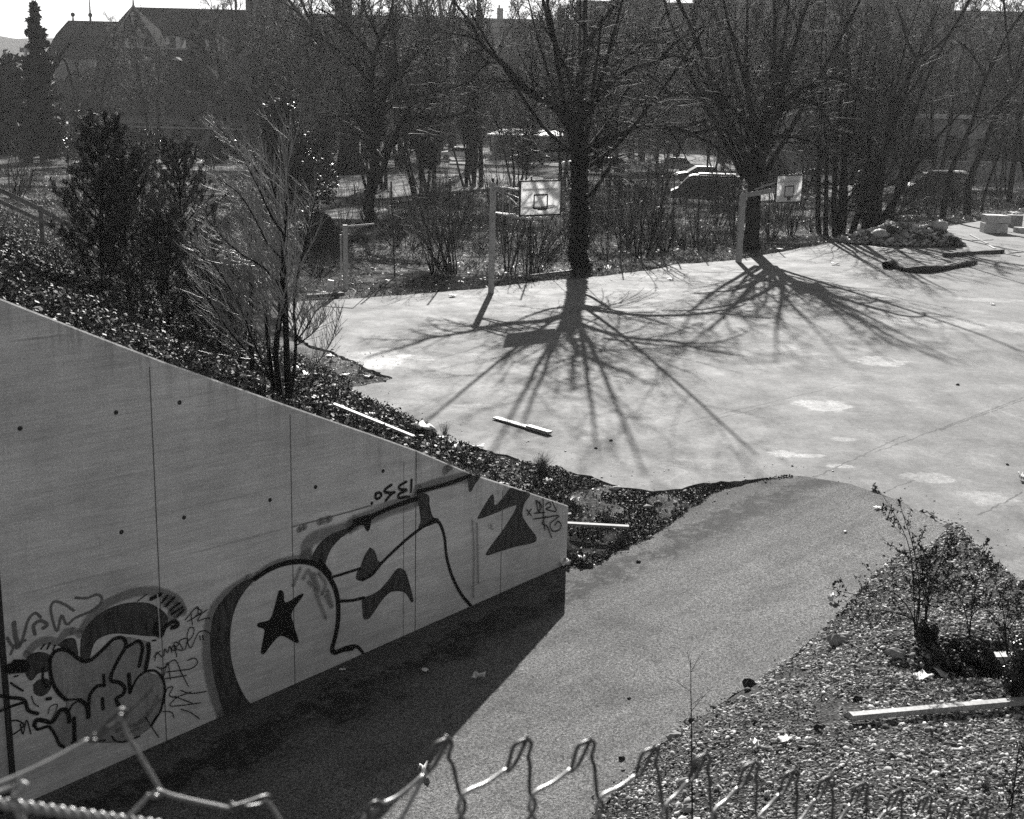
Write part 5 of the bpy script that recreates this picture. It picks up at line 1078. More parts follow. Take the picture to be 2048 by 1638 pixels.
# ================================================================== FENCES
pf = [(790, 556, 362), (897, 556, 357), (1060, 548, 352), (1156, 538, 347), (1241, 520, 350), (1322, 508, 352), (1346, 506, 348), (1396, 500, 350), (1467, 492, 350), (1537, 488, 345)]
base = hit(897, 556, 30)
fe = empty('wire_fence', base); tag(fe, 'tall wire fence on thin dark leaning posts behind the court', 'fence')
tops = []
for i, (px, pb, pt) in enumerate(pf):
    q = hit(px, pb, 30); t_ = aty(px - (8 if i == 0 else -3), pt, q[1]); H_ = min(t_[2], 3.9); t_[2] = H_; tops.append((q, t_)); MB().cyl(q - base - [0, 0, .2], t_ - base, .032, 7).build('fence_post', 'black_paint', fe)
m = MB()
for k in (.25, .6, .95): m.tube([a * (1 - k) + c * k - base for a, c in tops], .004, 3)
for (a0, c0), (a1, c1_) in zip(tops[:-1], tops[1:]):
    L_ = np.linalg.norm(a1 - a0); n = int(L_ / .35)
    for j in range(n):
        for s in (1, -1):
            u0 = j / n; u1 = min(1, max(0, u0 + s * 2.2 / L_)); 
            if 0 < u1 < 1: m.tube([(a0 * (1 - u0) + a1 * u0) - base, (c0 * (1 - u1) + c1_ * u1) - base], .0035, 3, cap=False)
m.build('fence_mesh', 'wood_dark', fe)
def paling(p0, p1, h, label, step=.11):
    a = hit(*p0, 40); c = hit(*p1, 40); L_ = np.linalg.norm(c - a); n = int(L_ / step); f = empty('paling_fence', a); tag(f, label, 'fence', 'chestnut paling fences in the park'); m = MB(); rg = np.random.RandomState(n); d = (c - a) / L_
    for i in range(n):
        x = d * i * step; m.cyl(x + [0, 0, .05], x + [rg.normal(0, .02), rg.normal(0, .02), h + rg.normal(0, .03)], .022, 4, r2=.014)
    m.build('pales', 'wood_dark', f); m = MB()
    for k in (.25, .8): m.tube([(0, .03, h * k), (c - a) + [0, .03, h * k]], .012, 4)
    m.build('wires', 'wood_grey', f); m = MB()
    for i in range(0, n, 18): x = d * i * step; m.cyl(x + [0, .08, -.2], x + [0, .08, h + .15], .045, 6)
    m.build('stakes', 'wood_dark', f)
paling((652, 404), (785, 410), 1.05, 'dark paling fence on the left, in front of the huge old trunk')
paling((845, 392), (1045, 390), 1.0, 'long low paling fence behind the nearer backboard')
paling((1215, 402), (1345, 405), 1.15, 'paling fence right of the ivy covered tree, before the dark van')
paling((1180, 366), (1330, 362), 1.0, 'far pale paling fence beyond the lane right of the ivy covered tree', .14)
# park fence near the mansion
paling((0, 300), (120, 300), 1.2, 'thin fence in front of the low white building at the far left', .3)
# timber handrail on the steps, left
r0 = hit(80, 488); r1 = hit(0, 440); d_ = None
f = empty('handrail', r0); tag(f, 'weathered timber handrail with two rails coming down the slope at the left', 'railing')
Yr = r0[1]; A_ = [aty(-120, 325, Yr - 1.2), aty(0, 380, Yr - .5), aty(80, 418, Yr), aty(150, 458, Yr + .6), aty(230, 500, Yr + 1.3)]; B_ = [a - [0, 0, .34] for a in A_]
m = MB()
for a, c in zip(A_[:-1], A_[1:]): m.beam(a - r0, c - r0, .06, .13)
m.build('rail', 'wood_grey', f); m = MB()
for a, c in zip(B_[:-1], B_[1:]): m.beam(a - r0, c - r0, .05, .12)
m.build('rail', 'wood_grey', f)
for i in (0, 2, 4):
    a = A_[i] - r0; MB().box((a[0], a[1] + .06, a[2] - .45), (.13, .1, 1.1)).build('rail_post', 'wood_grey', f, bevel=.01)
# concrete steps edges seen under the rail
# ================================================================== MANSION
YM = 165.0
def mz(px, py, Y=YM): return aty(px, py, Y)
bm = np.array([mz(330, 300)[0], YM, 0.0]); man = empty('mansion', bm); tag(man, 'large dark mansion with steep tiled roofs, turret dormers and finials', 'building')
def lp(px, py, dy=0): return mz(px, py, YM + dy) - bm
gz = -.3
# main rear block
xl, xr = lp(232, 200, 16)[0], lp(640, 200, 16)[0]; ze = lp(300, 118, 16)[2]
MB().box(((xl + xr) / 2, 16, ze / 2), (xr - xl, 16, ze)).build('main_wall', 'mansion_wall', man)
rl, rr_ = lp(262, 13, 16), lp(505, 21, 16); zr = (rl[2] + rr_[2]) / 2
ov = .7; x0, x1, y0, y1 = xl - ov, xr + ov, 16 - 8 - ov, 16 + 8 + ov
V = [(x0, y0, ze), (x1, y0, ze), (x1, y1, ze), (x0, y1, ze), (rl[0], 16, zr), (rr_[0], 16, zr), (x0, y0, ze - .3), (x1, y0, ze - .3), (x1, y1, ze - .3), (x0, y1, ze - .3)]
meshobj('main_roof', V, [[0, 1, 5, 4], [1, 2, 5], [2, 3, 4, 5], [3, 0, 4], [6, 7, 1, 0], [7, 8, 2, 1], [8, 9, 3, 2], [9, 6, 0, 3], [9, 8, 7, 6]], 'roof_tile', man)
# pavilion (pointed) roof in front of the ridge
pa = lp(262, 10, 6); q0 = lp(212, 100, 0); q1 = lp(322, 102, 0); zb = q0[2]
V = [(q0[0], 1, zb), (q1[0], 1, zb), (q1[0], 13, zb), (q0[0], 13, zb), (pa[0], 7, pa[2])]
meshobj('pavilion_roof', V, [[0, 1, 4], [1, 2, 4], [2, 3, 4], [3, 0, 4], [3, 2, 1, 0]], 'roof_tile', man)
MB().box(((q0[0] + q1[0]) / 2, 7, zb / 2), (q1[0] - q0[0] - 1, 11, zb - .1)).build('pavilion_wall', 'mansion_wall', man)
m = MB(); m.beam((q0[0], 1, zb + .05), (pa[0], 7, pa[2] + .05), .16, .16); m.beam((q1[0], 1, zb + .05), (pa[0], 7, pa[2] + .05), .16, .16); m.build('hip_tiles', 'roof_edge', man)
MB().cyl((pa[0], 7, pa[2] - .2), (pa[0], 7, pa[2] + 1.6), .14, 6, r2=.03).build('finial', 'roof_tile', man)
# front wing: low ridge, wide flared hips
fl, fr = lp(216, 95), lp(389, 99); el, er = lp(118, 222, -7), lp(505, 222, -7); zf = (fl[2] + fr[2]) / 2; zef = el[2]; ml, mr = lp(180, 160, -4), lp(445, 165, -4)
V = [(el[0], -8, zef), (er[0], -8, zef), (er[0], 9, zef), (el[0], 9, zef), (ml[0], -4.5, ml[2]), (mr[0], -4.5, ml[2]), (mr[0], 6, ml[2]), (ml[0], 6, ml[2]), (fl[0], 0, zf), (fr[0], 0, zf), (fr[0], 2, zf), (fl[0], 2, zf)]
meshobj('front_roof', V, [[0, 1, 5, 4], [1, 2, 6, 5], [2, 3, 7, 6], [3, 0, 4, 7], [4, 5, 9, 8], [5, 6, 10, 9], [6, 7, 11, 10], [7, 4, 8, 11], [8, 9, 10, 11], [3, 2, 1, 0]], 'roof_tile', man)
m = MB(); m.beam((fl[0], 0, zf + .06), (fr[0], 0, zf + .06), .2, .18); m.beam((fr[0], 0, zf + .06), (mr[0], -4.5, ml[2] + .06), .16, .14); m.build('ridge_tiles', 'roof_edge', man)
MB().box(((el[0] + er[0]) / 2, .5, zef / 2), (er[0] - el[0] - 2, 14, zef)).build('front_wall', 'mansion_wall', man)
MB().box(((el[0] + er[0]) / 2, -6.9, lp(300, 254, -7)[2]), (er[0] - el[0] - 1.5, .5, .22)).build('string_course', 'roof_edge', man)
for k in range(9):
    x = el[0] + 2.2 + k * (er[0] - el[0] - 4.4) / 8; w_ = MB().box((x, -6.55, zef - 2.2), (1.3, .2, 1.9)).build('window', 'window_glass', man); MB().box((x, -6.62, zef - 3.3), (1.6, .3, .16)).build('sill', 'roof_edge', w_)
# little slit dormers
for px in (238, 298, 357):
    c = lp(px, 121, -3); MB().prism([(-.55, 0), (.55, 0), (0, .38)], 'y', -.9, .9).build('roof_vent', 'roof_edge', man, loc=c + [0, -.4, 0])
# dormers
def dormer(px, pyb, wpx, pyt, dy, kind):
    c = lp(px, pyb, dy); W_ = wpx / F * YM; H_ = lp(px, pyt, dy)[2] - c[2]; d = empty('dormer', c); d.parent = man
    # parts one level deeper: keep as meshes under an Empty part is avoided
    bpy.data.objects.remove(d)
    wb = W_ * .72; hw = H_ * .48
    o = MB().box((0, 1.5, hw / 2), (wb, 3, hw)).build('dormer', 'flat_wall_pale', man, loc=c)
    MB().box((0, -.03, hw * .5), (wb * .42, .1, hw * .8)).build('window', 'window_glass', o)
    if kind == 'point':
        V = [(-W_ / 2, -.4, hw * .8), (W_ / 2, -.4, hw * .8), (W_ / 2, 3, hw * .8), (-W_ / 2, 3, hw * .8), (-.25 * W_, -.1, H_ * .72), (.25 * W_, -.1, H_ * .72), (.25 * W_, 2.4, H_ * .72), (-.25 * W_, 2.4, H_ * .72), (0, .9, H_)]
        meshobj('dormer_roof', V, [[0, 1, 5, 4], [1, 2, 6, 5], [2, 3, 7, 6], [3, 0, 4, 7], [4, 5, 8], [5, 6, 8], [6, 7, 8], [7, 4, 8], [3, 2, 1, 0]], 'roof_tile', o)
        MB().cyl((0, .9, H_ - .2), (0, .9, H_ + .9), .1, 6).addm(*ball((0, .9, H_ + 1.0), .24)).build('finial', 'roof_edge', o)
    else:
        V = [(-W_ / 2, -.5, hw), (W_ / 2, -.5, hw), (W_ / 2, 1.6, H_), (-W_ / 2, 1.6, H_), (-W_ / 2, 3.4, hw), (W_ / 2, 3.4, hw)]
        meshobj('dormer_roof', V, [[0, 1, 2, 3], [3, 2, 5, 4], [1, 5, 2], [4, 0, 3], [4, 5, 1, 0]], 'roof_tile', o)
def ball(c, r, n=8):
    V = [(c[0], c[1], c[2] + r)]; Fc = []
    for i in range(1, 5):
        a = math.pi * i / 5; V += [(c[0] + r * math.sin(a) * math.cos(2 * math.pi * j / n), c[1] + r * math.sin(a) * math.sin(2 * math.pi * j / n), c[2] + r * math.cos(a)) for j in range(n)]
    V.append((c[0], c[1], c[2] - r)); Fc += [[0, 1 + j, 1 + (j + 1) % n] for j in range(n)]
    for i in range(3): Fc += [[1 + i * n + j, 1 + (i + 1) * n + j, 1 + (i + 1) * n + (j + 1) % n, 1 + i * n + (j + 1) % n] for j in range(n)]
    Fc += [[1 + 4 * n, 1 + 3 * n + (j + 1) % n, 1 + 3 * n + j] for j in range(n)]; return V, Fc
dormer(263, 95, 34, 44, -1, 'point'); dormer(346, 98, 38, 44, 3, 'shed'); dormer(425, 101, 38, 52, 3, 'shed')
# left wing
a, c = lp(128, 118, 10), lp(215, 118, 10); rz_ = lp(145, 45, 14)[2]
V = [(a[0] - .2, 3, a[2]), (c[0] + 4, 3, a[2]), (c[0] + 4, 18, a[2]), (a[0] - .2, 18, a[2]), (a[0] + .9, 5, rz_ * .6 + a[2] * .4), (c[0] + 4, 5, rz_ * .6 + a[2] * .4), (c[0] + 4, 16, rz_ * .6 + a[2] * .4), (a[0] + .9, 16, rz_ * .6 + a[2] * .4), (lp(142, 45, 10)[0], 9, rz_), (c[0] + 4, 9, rz_), (c[0] + 4, 12, rz_), (lp(142, 45, 10)[0], 12, rz_)]
meshobj('side_roof', V, [[0, 1, 5, 4], [1, 2, 6, 5], [2, 3, 7, 6], [3, 0, 4, 7], [4, 5, 9, 8], [5, 6, 10, 9], [6, 7, 11, 10], [7, 4, 8, 11], [8, 9, 10, 11], [3, 2, 1, 0]], 'roof_tile', man)
MB().box(((a[0] + c[0]) / 2 + 1.2, 10.5, a[2] / 2), (c[0] - a[0] + 1, 13, a[2])).build('side_wall', 'mansion_wall', man)
w_ = MB().box((lp(183, 126, 3)[0], 3.9, lp(183, 126, 3)[2]), (.9, .2, 1.0)).build('window', 'white_wall', man)
for px, h_ in ((141, 1.0), (176, 3.2)):
    q = lp(px, 40, 9); MB().cyl((q[0], 10, rz_ - .1), (q[0], 10, rz_ + h_), .15, 6, r2=.04).addm(*ball((q[0], 10, rz_ + .8), .3)).build('finial', 'roof_tile', man)
# gabled annex low at the left
q = lp(143, 140, -3); z0 = lp(143, 200, -3)[2]
V = [(q[0] - 5, -6, z0), (q[0] + 9, -6, z0), (q[0] + 9, 5, z0), (q[0] - 5, 5, z0), (q[0], -1, q[2]), (q[0] + 7, -1, q[2])]
meshobj('annex_roof', V, [[0, 1, 5, 4], [1, 2, 5], [2, 3, 4, 5], [3, 0, 4], [3, 2, 1, 0]], 'roof_tile', man); MB().box((q[0] + 2, -.5, z0 / 2), (12, 9, z0)).build('annex_wall', 'mansion_wall', man)
MB().cyl((q[0], -1, q[2] - .2), (q[0], -1, q[2] + .6), .12, 6).addm(*ball((q[0], -1, q[2] + .8), .3)).build('finial', 'roof_tile', man)
# tall gabled block with chimney at right
q = lp(540, 120, 10); zt = lp(540, 10, 10)[2]; 
m = MB(); m.prism([(q[0] - 4.5, 0), (q[0] + 10, 0), (q[0] + 10, zt - 7), (q[0] + 2, zt + 1), (q[0] - 2.4, zt - 5.5), (q[0] - 4.5, zt - 8)], 'y', 6, 16); m.build('gable_wall', 'flat_wall', man)
MB().box((q[0] - 1.0, 9, zt - 2), (3.2, 3, 12)).build('chimney', 'flat_wall', man)
for k in range(3):
    for j in range(2): MB().box((q[0] - 1 + k * 3, 5.95, 4 + j * 4), (1.2, .15, 2)).build('window', 'window_glass', man)
# lamps and mast left
b = hit(64, 300, 60); e = empty('mast', b); tag(e, 'pale slender lattice mast rising beside the pointed conifer', 'mast'); Hm = aty(58, 96, b[1])[2]; MB().cyl((0, 0, 0), (0, 0, Hm), .34, 8, r2=.2).build('pole', 'flat_wall_pale', e); MB().box((0, 0, Hm - .2), (1.2, .3, .5)).build('head', 'flat_wall', e)
# low white building left
def block(name, px0, px1, pyt, pyb, Y, dep, label, mat='flat_wall', cat='building', roof='flat_wall', nw=0, rows=0, wsz=(1.3, 1.5), grp=None, z0=None, gmat='window_glass', bands=0, proud=.35, sk=0):
    a = aty(px0, pyb, Y); c = aty(px1, pyb, Y); zt = aty((px0 + px1) / 2, pyt, Y)[2]; zb = a[2] if z0 is None else z0; W_ = c[0] - a[0]; e = empty(name, ((a[0] + c[0]) / 2, Y, zb), sk); tag(e, label, cat, grp); H_ = zt - zb
    MB().box((0, dep / 2, H_ / 2 - .2), (W_, dep, H_ + .0)).build('wall', mat, e); MB().box((0, dep / 2 - .1, H_ + .0), (W_ + proud * 2, dep + proud * 2, .4)).build('roof', roof, e)
    if nw:
        first = None
        for r in range(rows):
            for k in range(nw):
                x = -W_ / 2 + W_ * (k + .5) / nw; z = H_ * (r + .5) / rows
                if first is None:
                    first = MB().box((0, 0, 0), (wsz[0], .12, wsz[1])).build('window', gmat, e, loc=(x, -.04, z)); MB().box((0, -.06, -wsz[1] / 2 - .1), (wsz[0] + .3, .3, .12)).build('sill', 'flat_wall_pale', first); 
                else:
                    w_ = first.copy(); COL.objects.link(w_); w_.location = (x, -.04, z)
                    for ch in first.children: q = ch.copy(); COL.objects.link(q); q.parent = w_
    for r in range(bands):
        MB().box((0, -.45, H_ * (r + 1) / (bands + 1) - .9), (W_ * .94, .9, .18)).build('balcony', 'flat_wall_pale', e)
        MB().box((0, -.87, H_ * (r + 1) / (bands + 1) - .4), (W_ * .94, .06, .9)).build('balcony_rail', mat, e)
    return e
block('low_building', -60, 50, 258, 302, 172, 8, 'low white building with a dark band at the far left edge', 'white_wall', roof='flat_wall', nw=3, rows=1, z0=0)
block('low_building', -90, 52, 218, 262, 190, 6, 'grey flat hall behind the low white building', 'flat_wall', z0=0)
block('garden_pavilion', 92, 122, 268, 300, 172, 4, 'small pale shed at the foot of the pointed conifer', 'white_wall', z0=0)
# apartment blocks
GA = 'apartment blocks behind the woods'
block('apartment_block', 575, 1165, 36, 300, 245, 14, 'long flat roofed apartment block between the mansion and the ivy covered tree', nw=20, rows=5, grp=GA, z0=0, bands=4, wsz=(1.6, 1.7))
block('apartment_block', 1150, 1385, 6, 300, 225, 16, 'tall apartment block with stepped roof right of the ivy covered tree', nw=9, rows=6, grp=GA, z0=0, bands=5, wsz=(1.5, 1.7))
block('apartment_block', 1395, 1880, -5, 300, 215, 14, 'dark apartment block behind the farther hoop', nw=16, rows=6, grp=GA, z0=0, bands=5, wsz=(1.5, 1.7))
block('apartment_block', 1865, 2300, 28, 300, 200, 14, 'apartment block at the right edge behind the leaning trunks', nw=14, rows=6, grp=GA, z0=0, bands=5, wsz=(1.5, 1.7))
for px, py, wd, nm in ((1000, 30, 1.2, 'left'), (1122, 30, 1.5, 'right')):
    q = aty(px, 36, 250); e = empty('chimney_stack', q); tag(e, '%s chimney stack on the long apartment roof' % nm, 'chimney'); MB().box((0, 0, .6), (wd, 1, 2.4)).build('stack', 'flat_wall', e); MB().cyl((-.2, 0, 1.8), (-.2, 0, 2.4), .18, 6).build('pot', 'roof_tile', e)
for px0, px1, Y in ((1372 + 30, 1440, 218), (1700, 1880 - 20, 217), (1230, 1330, 228)):
    q = aty((px0 + px1) / 2, -5 if px0 > 1390 else 6, Y); e = empty('roof_cabin', q); tag(e, 'rooftop lift cabin on the %s' % {1402: 'left end of the dark apartment block', 1700: 'right end of the dark apartment block', 1230: 'tall stepped apartment block'}[px0], 'rooftop cabin'); MB().box((0, 5, .9), ((px1 - px0) / F * Y, 5, 2.6)).build('wall', 'flat_wall', e); MB().box((0, 5, 2.3), ((px1 - px0) / F * Y + .5, 5.5, .2)).build('roof', 'flat_wall', e)
# low buildings
block('low_building', 1585, 2120, 232, 318, 130, 9, 'long low flat roofed building with dark openings behind the leaning trunks', 'flat_wall', roof='flat_wall_pale', nw=9, rows=1, wsz=(2.2, 2.2), z0=0)
q0_ = aty(975, 268, 150); q1_ = aty(1140, 268, 150)
e = empty('flat_roof_shed', ((q0_[0] + q1_[0]) / 2, 150, 0)); tag(e, 'low shed with a brilliant white flat roof seen left of the ivy covered tree', 'shed'); W_ = q1_[0] - q0_[0]; H_ = q0_[2]
MB().box((0, 7, H_ / 2 - .1), (W_ - 1, 12, H_ - .2)).build('wall', 'flat_wall', e)
V = [(-W_ / 2, 0, H_), (W_ / 2, 0, H_), (W_ / 2, 17, H_ + .35), (-W_ / 2 + 1.5, 17, H_ + .35)]; V += [(x, y, z - .15) for x, y, z in V]
meshobj('roof', V, [[0, 1, 2, 3], [7, 6, 5, 4], [0, 4, 5, 1], [1, 5, 6, 2], [2, 6, 7, 3], [3, 7, 4, 0]], 'bright_roof', e)
for k in range(5): MB().box((-W_ / 2 + 1.6 + k * 2, .9, H_ / 2), (1.1, .2, 1.3)).build('window', 'window_glass', e)
# ================================================================== CARS
def car_mesh(kind, body, label, loc, rz, grp='cars parked beyond the trees'):
    e = empty('parked_car' if kind == 'car' else 'van', loc, rz); tag(e, label, 'car' if kind == 'car' else 'van', grp if kind == 'car' else None)
    if kind == 'car':
        prof = [(-2.1, .35), (-2.12, .75), (-1.95, .92), (-1.2, .98), (1.2, .98), (2.0, .85), (2.12, .6), (2.1, .35)]; gl = [(-1.75, .96), (-1.15, 1.42), (.35, 1.44), (1.15, .97)]; wd = 1.7; wx = (-1.3, 1.3); wr = .31; gw = 1.4
    else:
        prof = [(-2.4, .4), (-2.45, 1.9), (-2.3, 2.02), (1.0, 2.05), (1.25, 1.95), (1.95, 1.15), (2.4, .95), (2.45, .45), (2.4, .4)]; gl = [(.1, 1.2), (.1, 1.85), (1.15, 1.85), (1.65, 1.2)]; wd = 1.85; wx = (-1.55, 1.6); wr = .34; gw = 1.87
    MB().prism(prof, 'y', -wd / 2, wd / 2).build('body', body, e, bevel=.06)
    if kind == 'car':
        n = len(gl); V = [(x, -gw / 2 - (.08 if z < 1 else 0), z) for x, z in gl] + [(x, gw / 2 + (.08 if z < 1 else 0), z) for x, z in gl]
        meshobj('cabin_windows', V, [[0, 1, 2, 3][::-1], [4, 5, 6, 7], [0, 4, 5, 1], [2, 6, 7, 3], [1, 5, 6, 2]], 'window_glass', e); MB().box((-.4, 0, 1.445), (1.5, gw + .02, .05)).build('roof', body, e, bevel=.02)
    else:
        for s in (-1, 1):
            V = [(x, s * .94, z) for x, z in gl] + [(x, s * .9, z) for x, z in gl]; meshobj('side_window', V, [[0, 1, 2, 3], [4, 5, 6, 7], [0, 4, 5, 1], [1, 5, 6, 2], [2, 6, 7, 3], [3, 7, 4, 0]], 'window_glass', e)
        meshobj('windscreen', [(1.3, -.8, 1.92), (1.3, .8, 1.92), (1.97, .8, 1.2), (1.97, -.8, 1.2)], [[0, 1, 2, 3]], 'window_glass', e); MB().box((-.7, 0, 2.13), (2.6, 1.2, .08)).build('roof_rack', 'galvanised', e)
    for x in wx:
        for s in (-1, 1): w_ = MB().cyl((x, s * (wd / 2 - .2), wr), (x, s * (wd / 2 + .02), wr), wr, 16).build('wheel', 'rubber', e); MB().cyl((x, s * (wd / 2), wr), (x, s * (wd / 2 + .035), wr), wr * .55, 12).build('rim', 'car_grey', w_)
    for s in (-1, 1): MB().box((prof[-2][0] - .02, s * .6, .68 if kind == 'car' else .85), (.1, .32, .16)).build('headlight', 'board_white', e); MB().box((prof[0][0] + .02, s * .66, .75), (.1, .22, .16)).build('tail_light', 'car_grey', e)
    return e
cars = [(365, 302, 165, .2, 'car_dark', 'dark car parked in front of the mansion'), (1125, 292, 150, .1, 'car_grey', 'grey car just left of the ivy covered tree trunk'), (1165, 312, 128, 0, 'car_white', 'pale car hidden behind the ivy covered tree trunk'), (1215, 316, 126, .25, 'car_grey', 'car with a bright curved roof right of the ivy covered tree'), (1345, 312, 130, .15, 'car_grey', 'small grey car parked left of the farther hoop trees'), (1400, 330, 112, .05, 'car_dark', 'dark car with a bright roof line above the dark van'),
        (1620, 332, 112, .1, 'car_white', 'white car right of the pollarded tree'), (1640, 310, 135, 0, 'car_grey', 'grey car beyond the white car'), (1900, 330, 112, .1, 'car_dark', 'dark car behind the right leaning trunks'), (915, 305, 145, .1, 'car_white', 'pale car left of the stout leaning trunk'), (1060, 306, 140, 0, 'car_dark', 'dark car below the shed with the white roof')]
for px, py, Y, rz, m_, lb in cars: q = aty(px, py, Y); car_mesh('car', m_, lb, (q[0], Y, .2), rz + math.pi)
q = at(1415, 412); car_mesh('van', 'car_dark', 'dark van parked facing left beyond the wire fence', (q[0], q[1] + 1, .05), math.pi - .12)
q = at(1880, 400); car_mesh('van', 'car_dark', 'dark boxy van behind the trunks at the right', (q[0], q[1] + 1, .1), math.pi)
# ================================================================== THINGS LYING ABOUT
def plank(p0, p1, wd, th, mat, label, z0=0, f=at, lift=0, name='plank', cat='plank', grp=None, split=False, tilt=0):
    a = np.array(f(*p0)); c = np.array(f(*p1)); a = a + [0, 0, th / 2 + lift]; c = c + [0, 0, th / 2 + lift]; e = empty(name, a); tag(e, label, cat, grp)
    MB().beam((0, 0, 0), c - a, wd, th).build('board', mat, e, bevel=.003)
    if split: MB().beam((c - a) * .62 + [0, 0, th + .004], (c - a) * 1.02 + [0, 0, th + .004], wd * .95, th).build('loose_board', mat, e, bevel=.003)
    return e
plank((990, 838), (1098, 870), .15, .03, 'wood_pale', 'pale double plank lying alone on the court', lift=.02, split=True)
hh = lambda px, py: hit(px, py)
plank((667, 823), (828, 888), .10, .035, 'wood_pale', 'long plank lying on the grass just above the wall edge', f=hh, lift=.1)
plank((1128, 1049), (1258, 1056), .10, .04, 'wood_grey', 'pale plank stuck in the bank beyond the end of the wall', f=lambda a, c: at(a, c, -.12), lift=.0)
plank((1700, 1448), (2140, 1408), .09, .06, 'wood_pale', 'long squared timber lying on the gravel at the right', f=hh, lift=.04)
plank((1988, 1332), (2120, 1330), .16, .10, 'wood_pale', 'timber edge in the dark hollow at the right border', f=hh, lift=.05)
plank((613, 597), (685, 592), .3, .12, 'wood_dark', 'dark board lying at the back left corner of the court', lift=.02)
plank((1060, 556), (1150, 545), .1, .08, 'wood_grey', 'thin grey beam at the court edge left of the ivy covered tree', lift=.05)
GP = 'boards strewn on the court beside the rubble'
for i, (a, c, m_, lb) in enumerate([((1762, 496), (1828, 508), 'wood_pale', 'pale board in front of the rubble heap'), ((1770, 505), (1790, 503), 'wood_pale', 'short stub of board under the rubble heap'), ((1930, 512), (1962, 521), 'wood_pale', 'short pale slat between the dark beam and the carpet'), ((1945, 512), (2000, 512), 'wood_pale', 'pale slat lying against the dark beam'),
        ((1862, 512), (1882, 520), 'wood_grey', 'grey slat left of the dark beam'), ((1945, 481), (1985, 480), 'wood_pale', 'bright slat behind the dark beam'), ((2010, 508), (2040, 513), 'wood_pale', 'thin board near the right border'), ((1975, 490), (1990, 498), 'wood_pale', 'stubby bright offcut above the dark beam'), ((2005, 508), (2045, 504), 'wood_grey', 'grey slat pointing to the right border'), ((1940, 470), (1975, 488), 'wood_grey', 'grey board sloping off the rubble heap')]):
    plank(a, c, .12, .03, m_, lb, grp=GP, lift=.01)
plank((1888, 514), (2005, 506), .22, .18, 'wood_dark', 'long dark charred beam on the court in front of the rubble', lift=.01)
# carpet roll
e_pts = [(1772, 537), (1785, 534), (1810, 543), (1842, 545), (1870, 543), (1905, 537), (1935, 531), (1952, 527)]
P = np.array([at(x, y) for x, y in e_pts]); o = P[0].copy(); P[:, 2] = [.16, .17, .09, .16, .13, .1, .13, .08]; C = catmull(P, 6)
rr = np.interp(np.linspace(0, 1, len(C)), np.linspace(0, 1, 8), [.2, .2, .09, .18, .16, .09, .13, .06]) ; e = empty('carpet_roll', o); tag(e, 'long crumpled dark roll of carpet lying on the court at the right', 'carpet roll')
V, Fq = tubes(C[None], rr[None], 14); rg = np.random.RandomState(3); V = V - o; V += rg.normal(0, .012, V.shape); V[:, 2] = np.maximum(V[:, 2] * .9, .005); meshobj('roll', V, Fq, 'fabric_dark', e, smooth=True)
MB().beam(at(1865, 543) - o + [0, .1, .12], at(1940, 529) - o + [0, .1, .2], .1, .06).build('batten', 'wood_grey', e)
# rubble heap
c = at(1800, 487); e = empty('rubble_heap', c); tag(e, 'heap of rubble, rags and broken boards at the back right of the court', 'rubble heap')
rg = np.random.RandomState(8); n = 2600; a = rg.rand(n) * 6.28; r = rg.rand(n) ** .7; x = np.cos(a) * r * 3.4; y = np.sin(a) * r * 1.6; hgt = lambda x, y: np.maximum(0, 1.0 * np.exp(-(x / 1.5) ** 2 - (y / 1.0) ** 2) + .75 * np.exp(-((x - 2.0) / .9) ** 2 - (y / .9) ** 2) + .4 * np.exp(-((x + 1.9) / 1.0) ** 2 - (y / .9) ** 2) - .03)
gx, gy = np.meshgrid(np.linspace(-3.8, 3.8, 60), np.linspace(-2, 2, 36), indexing='ij'); gz_ = hgt(gx, gy) * (1 + .0) + vnoise(gx + 9, gy + 9, .5, 5) * .22 * (hgt(gx, gy) > .05) - .03; ii = np.arange(60 * 36).reshape(60, 36)
meshobj('soil_mound', np.stack([gx.ravel(), gy.ravel(), gz_.ravel()], 1), np.stack([ii[:-1, :-1], ii[1:, :-1], ii[1:, 1:], ii[:-1, 1:]], -1).reshape(-1, 4), 'soil', e)
def local_rocks(x, y, z, size, seed, mat, name, parent):
    S = np.stack([x, y, z], 1); o = rocks(S, np.random.RandomState(seed), size, name, None, mat); o.parent = parent
    for k in ('kind', 'category', 'label'):
        if k in o: del o[k]
    o['kind'] = 'stuff'; return o
local_rocks(x[:1500], y[:1500], hgt(x, y)[:1500], .05, 4, 'rubble', 'rubble_bits', e); sc_ = leaves(np.stack([x, y, hgt(x, y) + .04], 1)[1500:2300], .11, rg, .8, 1.6); o = meshobj('torn_sheets', sc_[0], sc_[1], 'litter_grey', e); o['kind'] = 'stuff'; k = rg.rand(n) < .13; local_rocks(x[k], y[k], hgt(x[k], y[k]) + .05, .085, 5, 'litter_grey', 'pale_scraps', e)
k = rg.rand(n) < .05; local_rocks(x[k], y[k], hgt(x[k], y[k]) + .06, .07, 6, 'litter', 'white_scraps', e)
for i in range(16): 
    x_ = rg.uniform(-3, 3); y_ = rg.uniform(-1.4, .6); z_ = float(hgt(np.array(x_), np.array(y_))) + .1; a = rg.uniform(0, 3.1); l = rg.uniform(.4, 1.1); MB().beam((x_ - math.cos(a) * l / 2, y_ - math.sin(a) * l / 2, z_ - .1), (x_ + math.cos(a) * l / 2, y_ + math.sin(a) * l / 2, z_ + .12), .09, .03).build('broken_board', ['wood_pale', 'wood_grey', 'wood_dark'][i % 3], e)
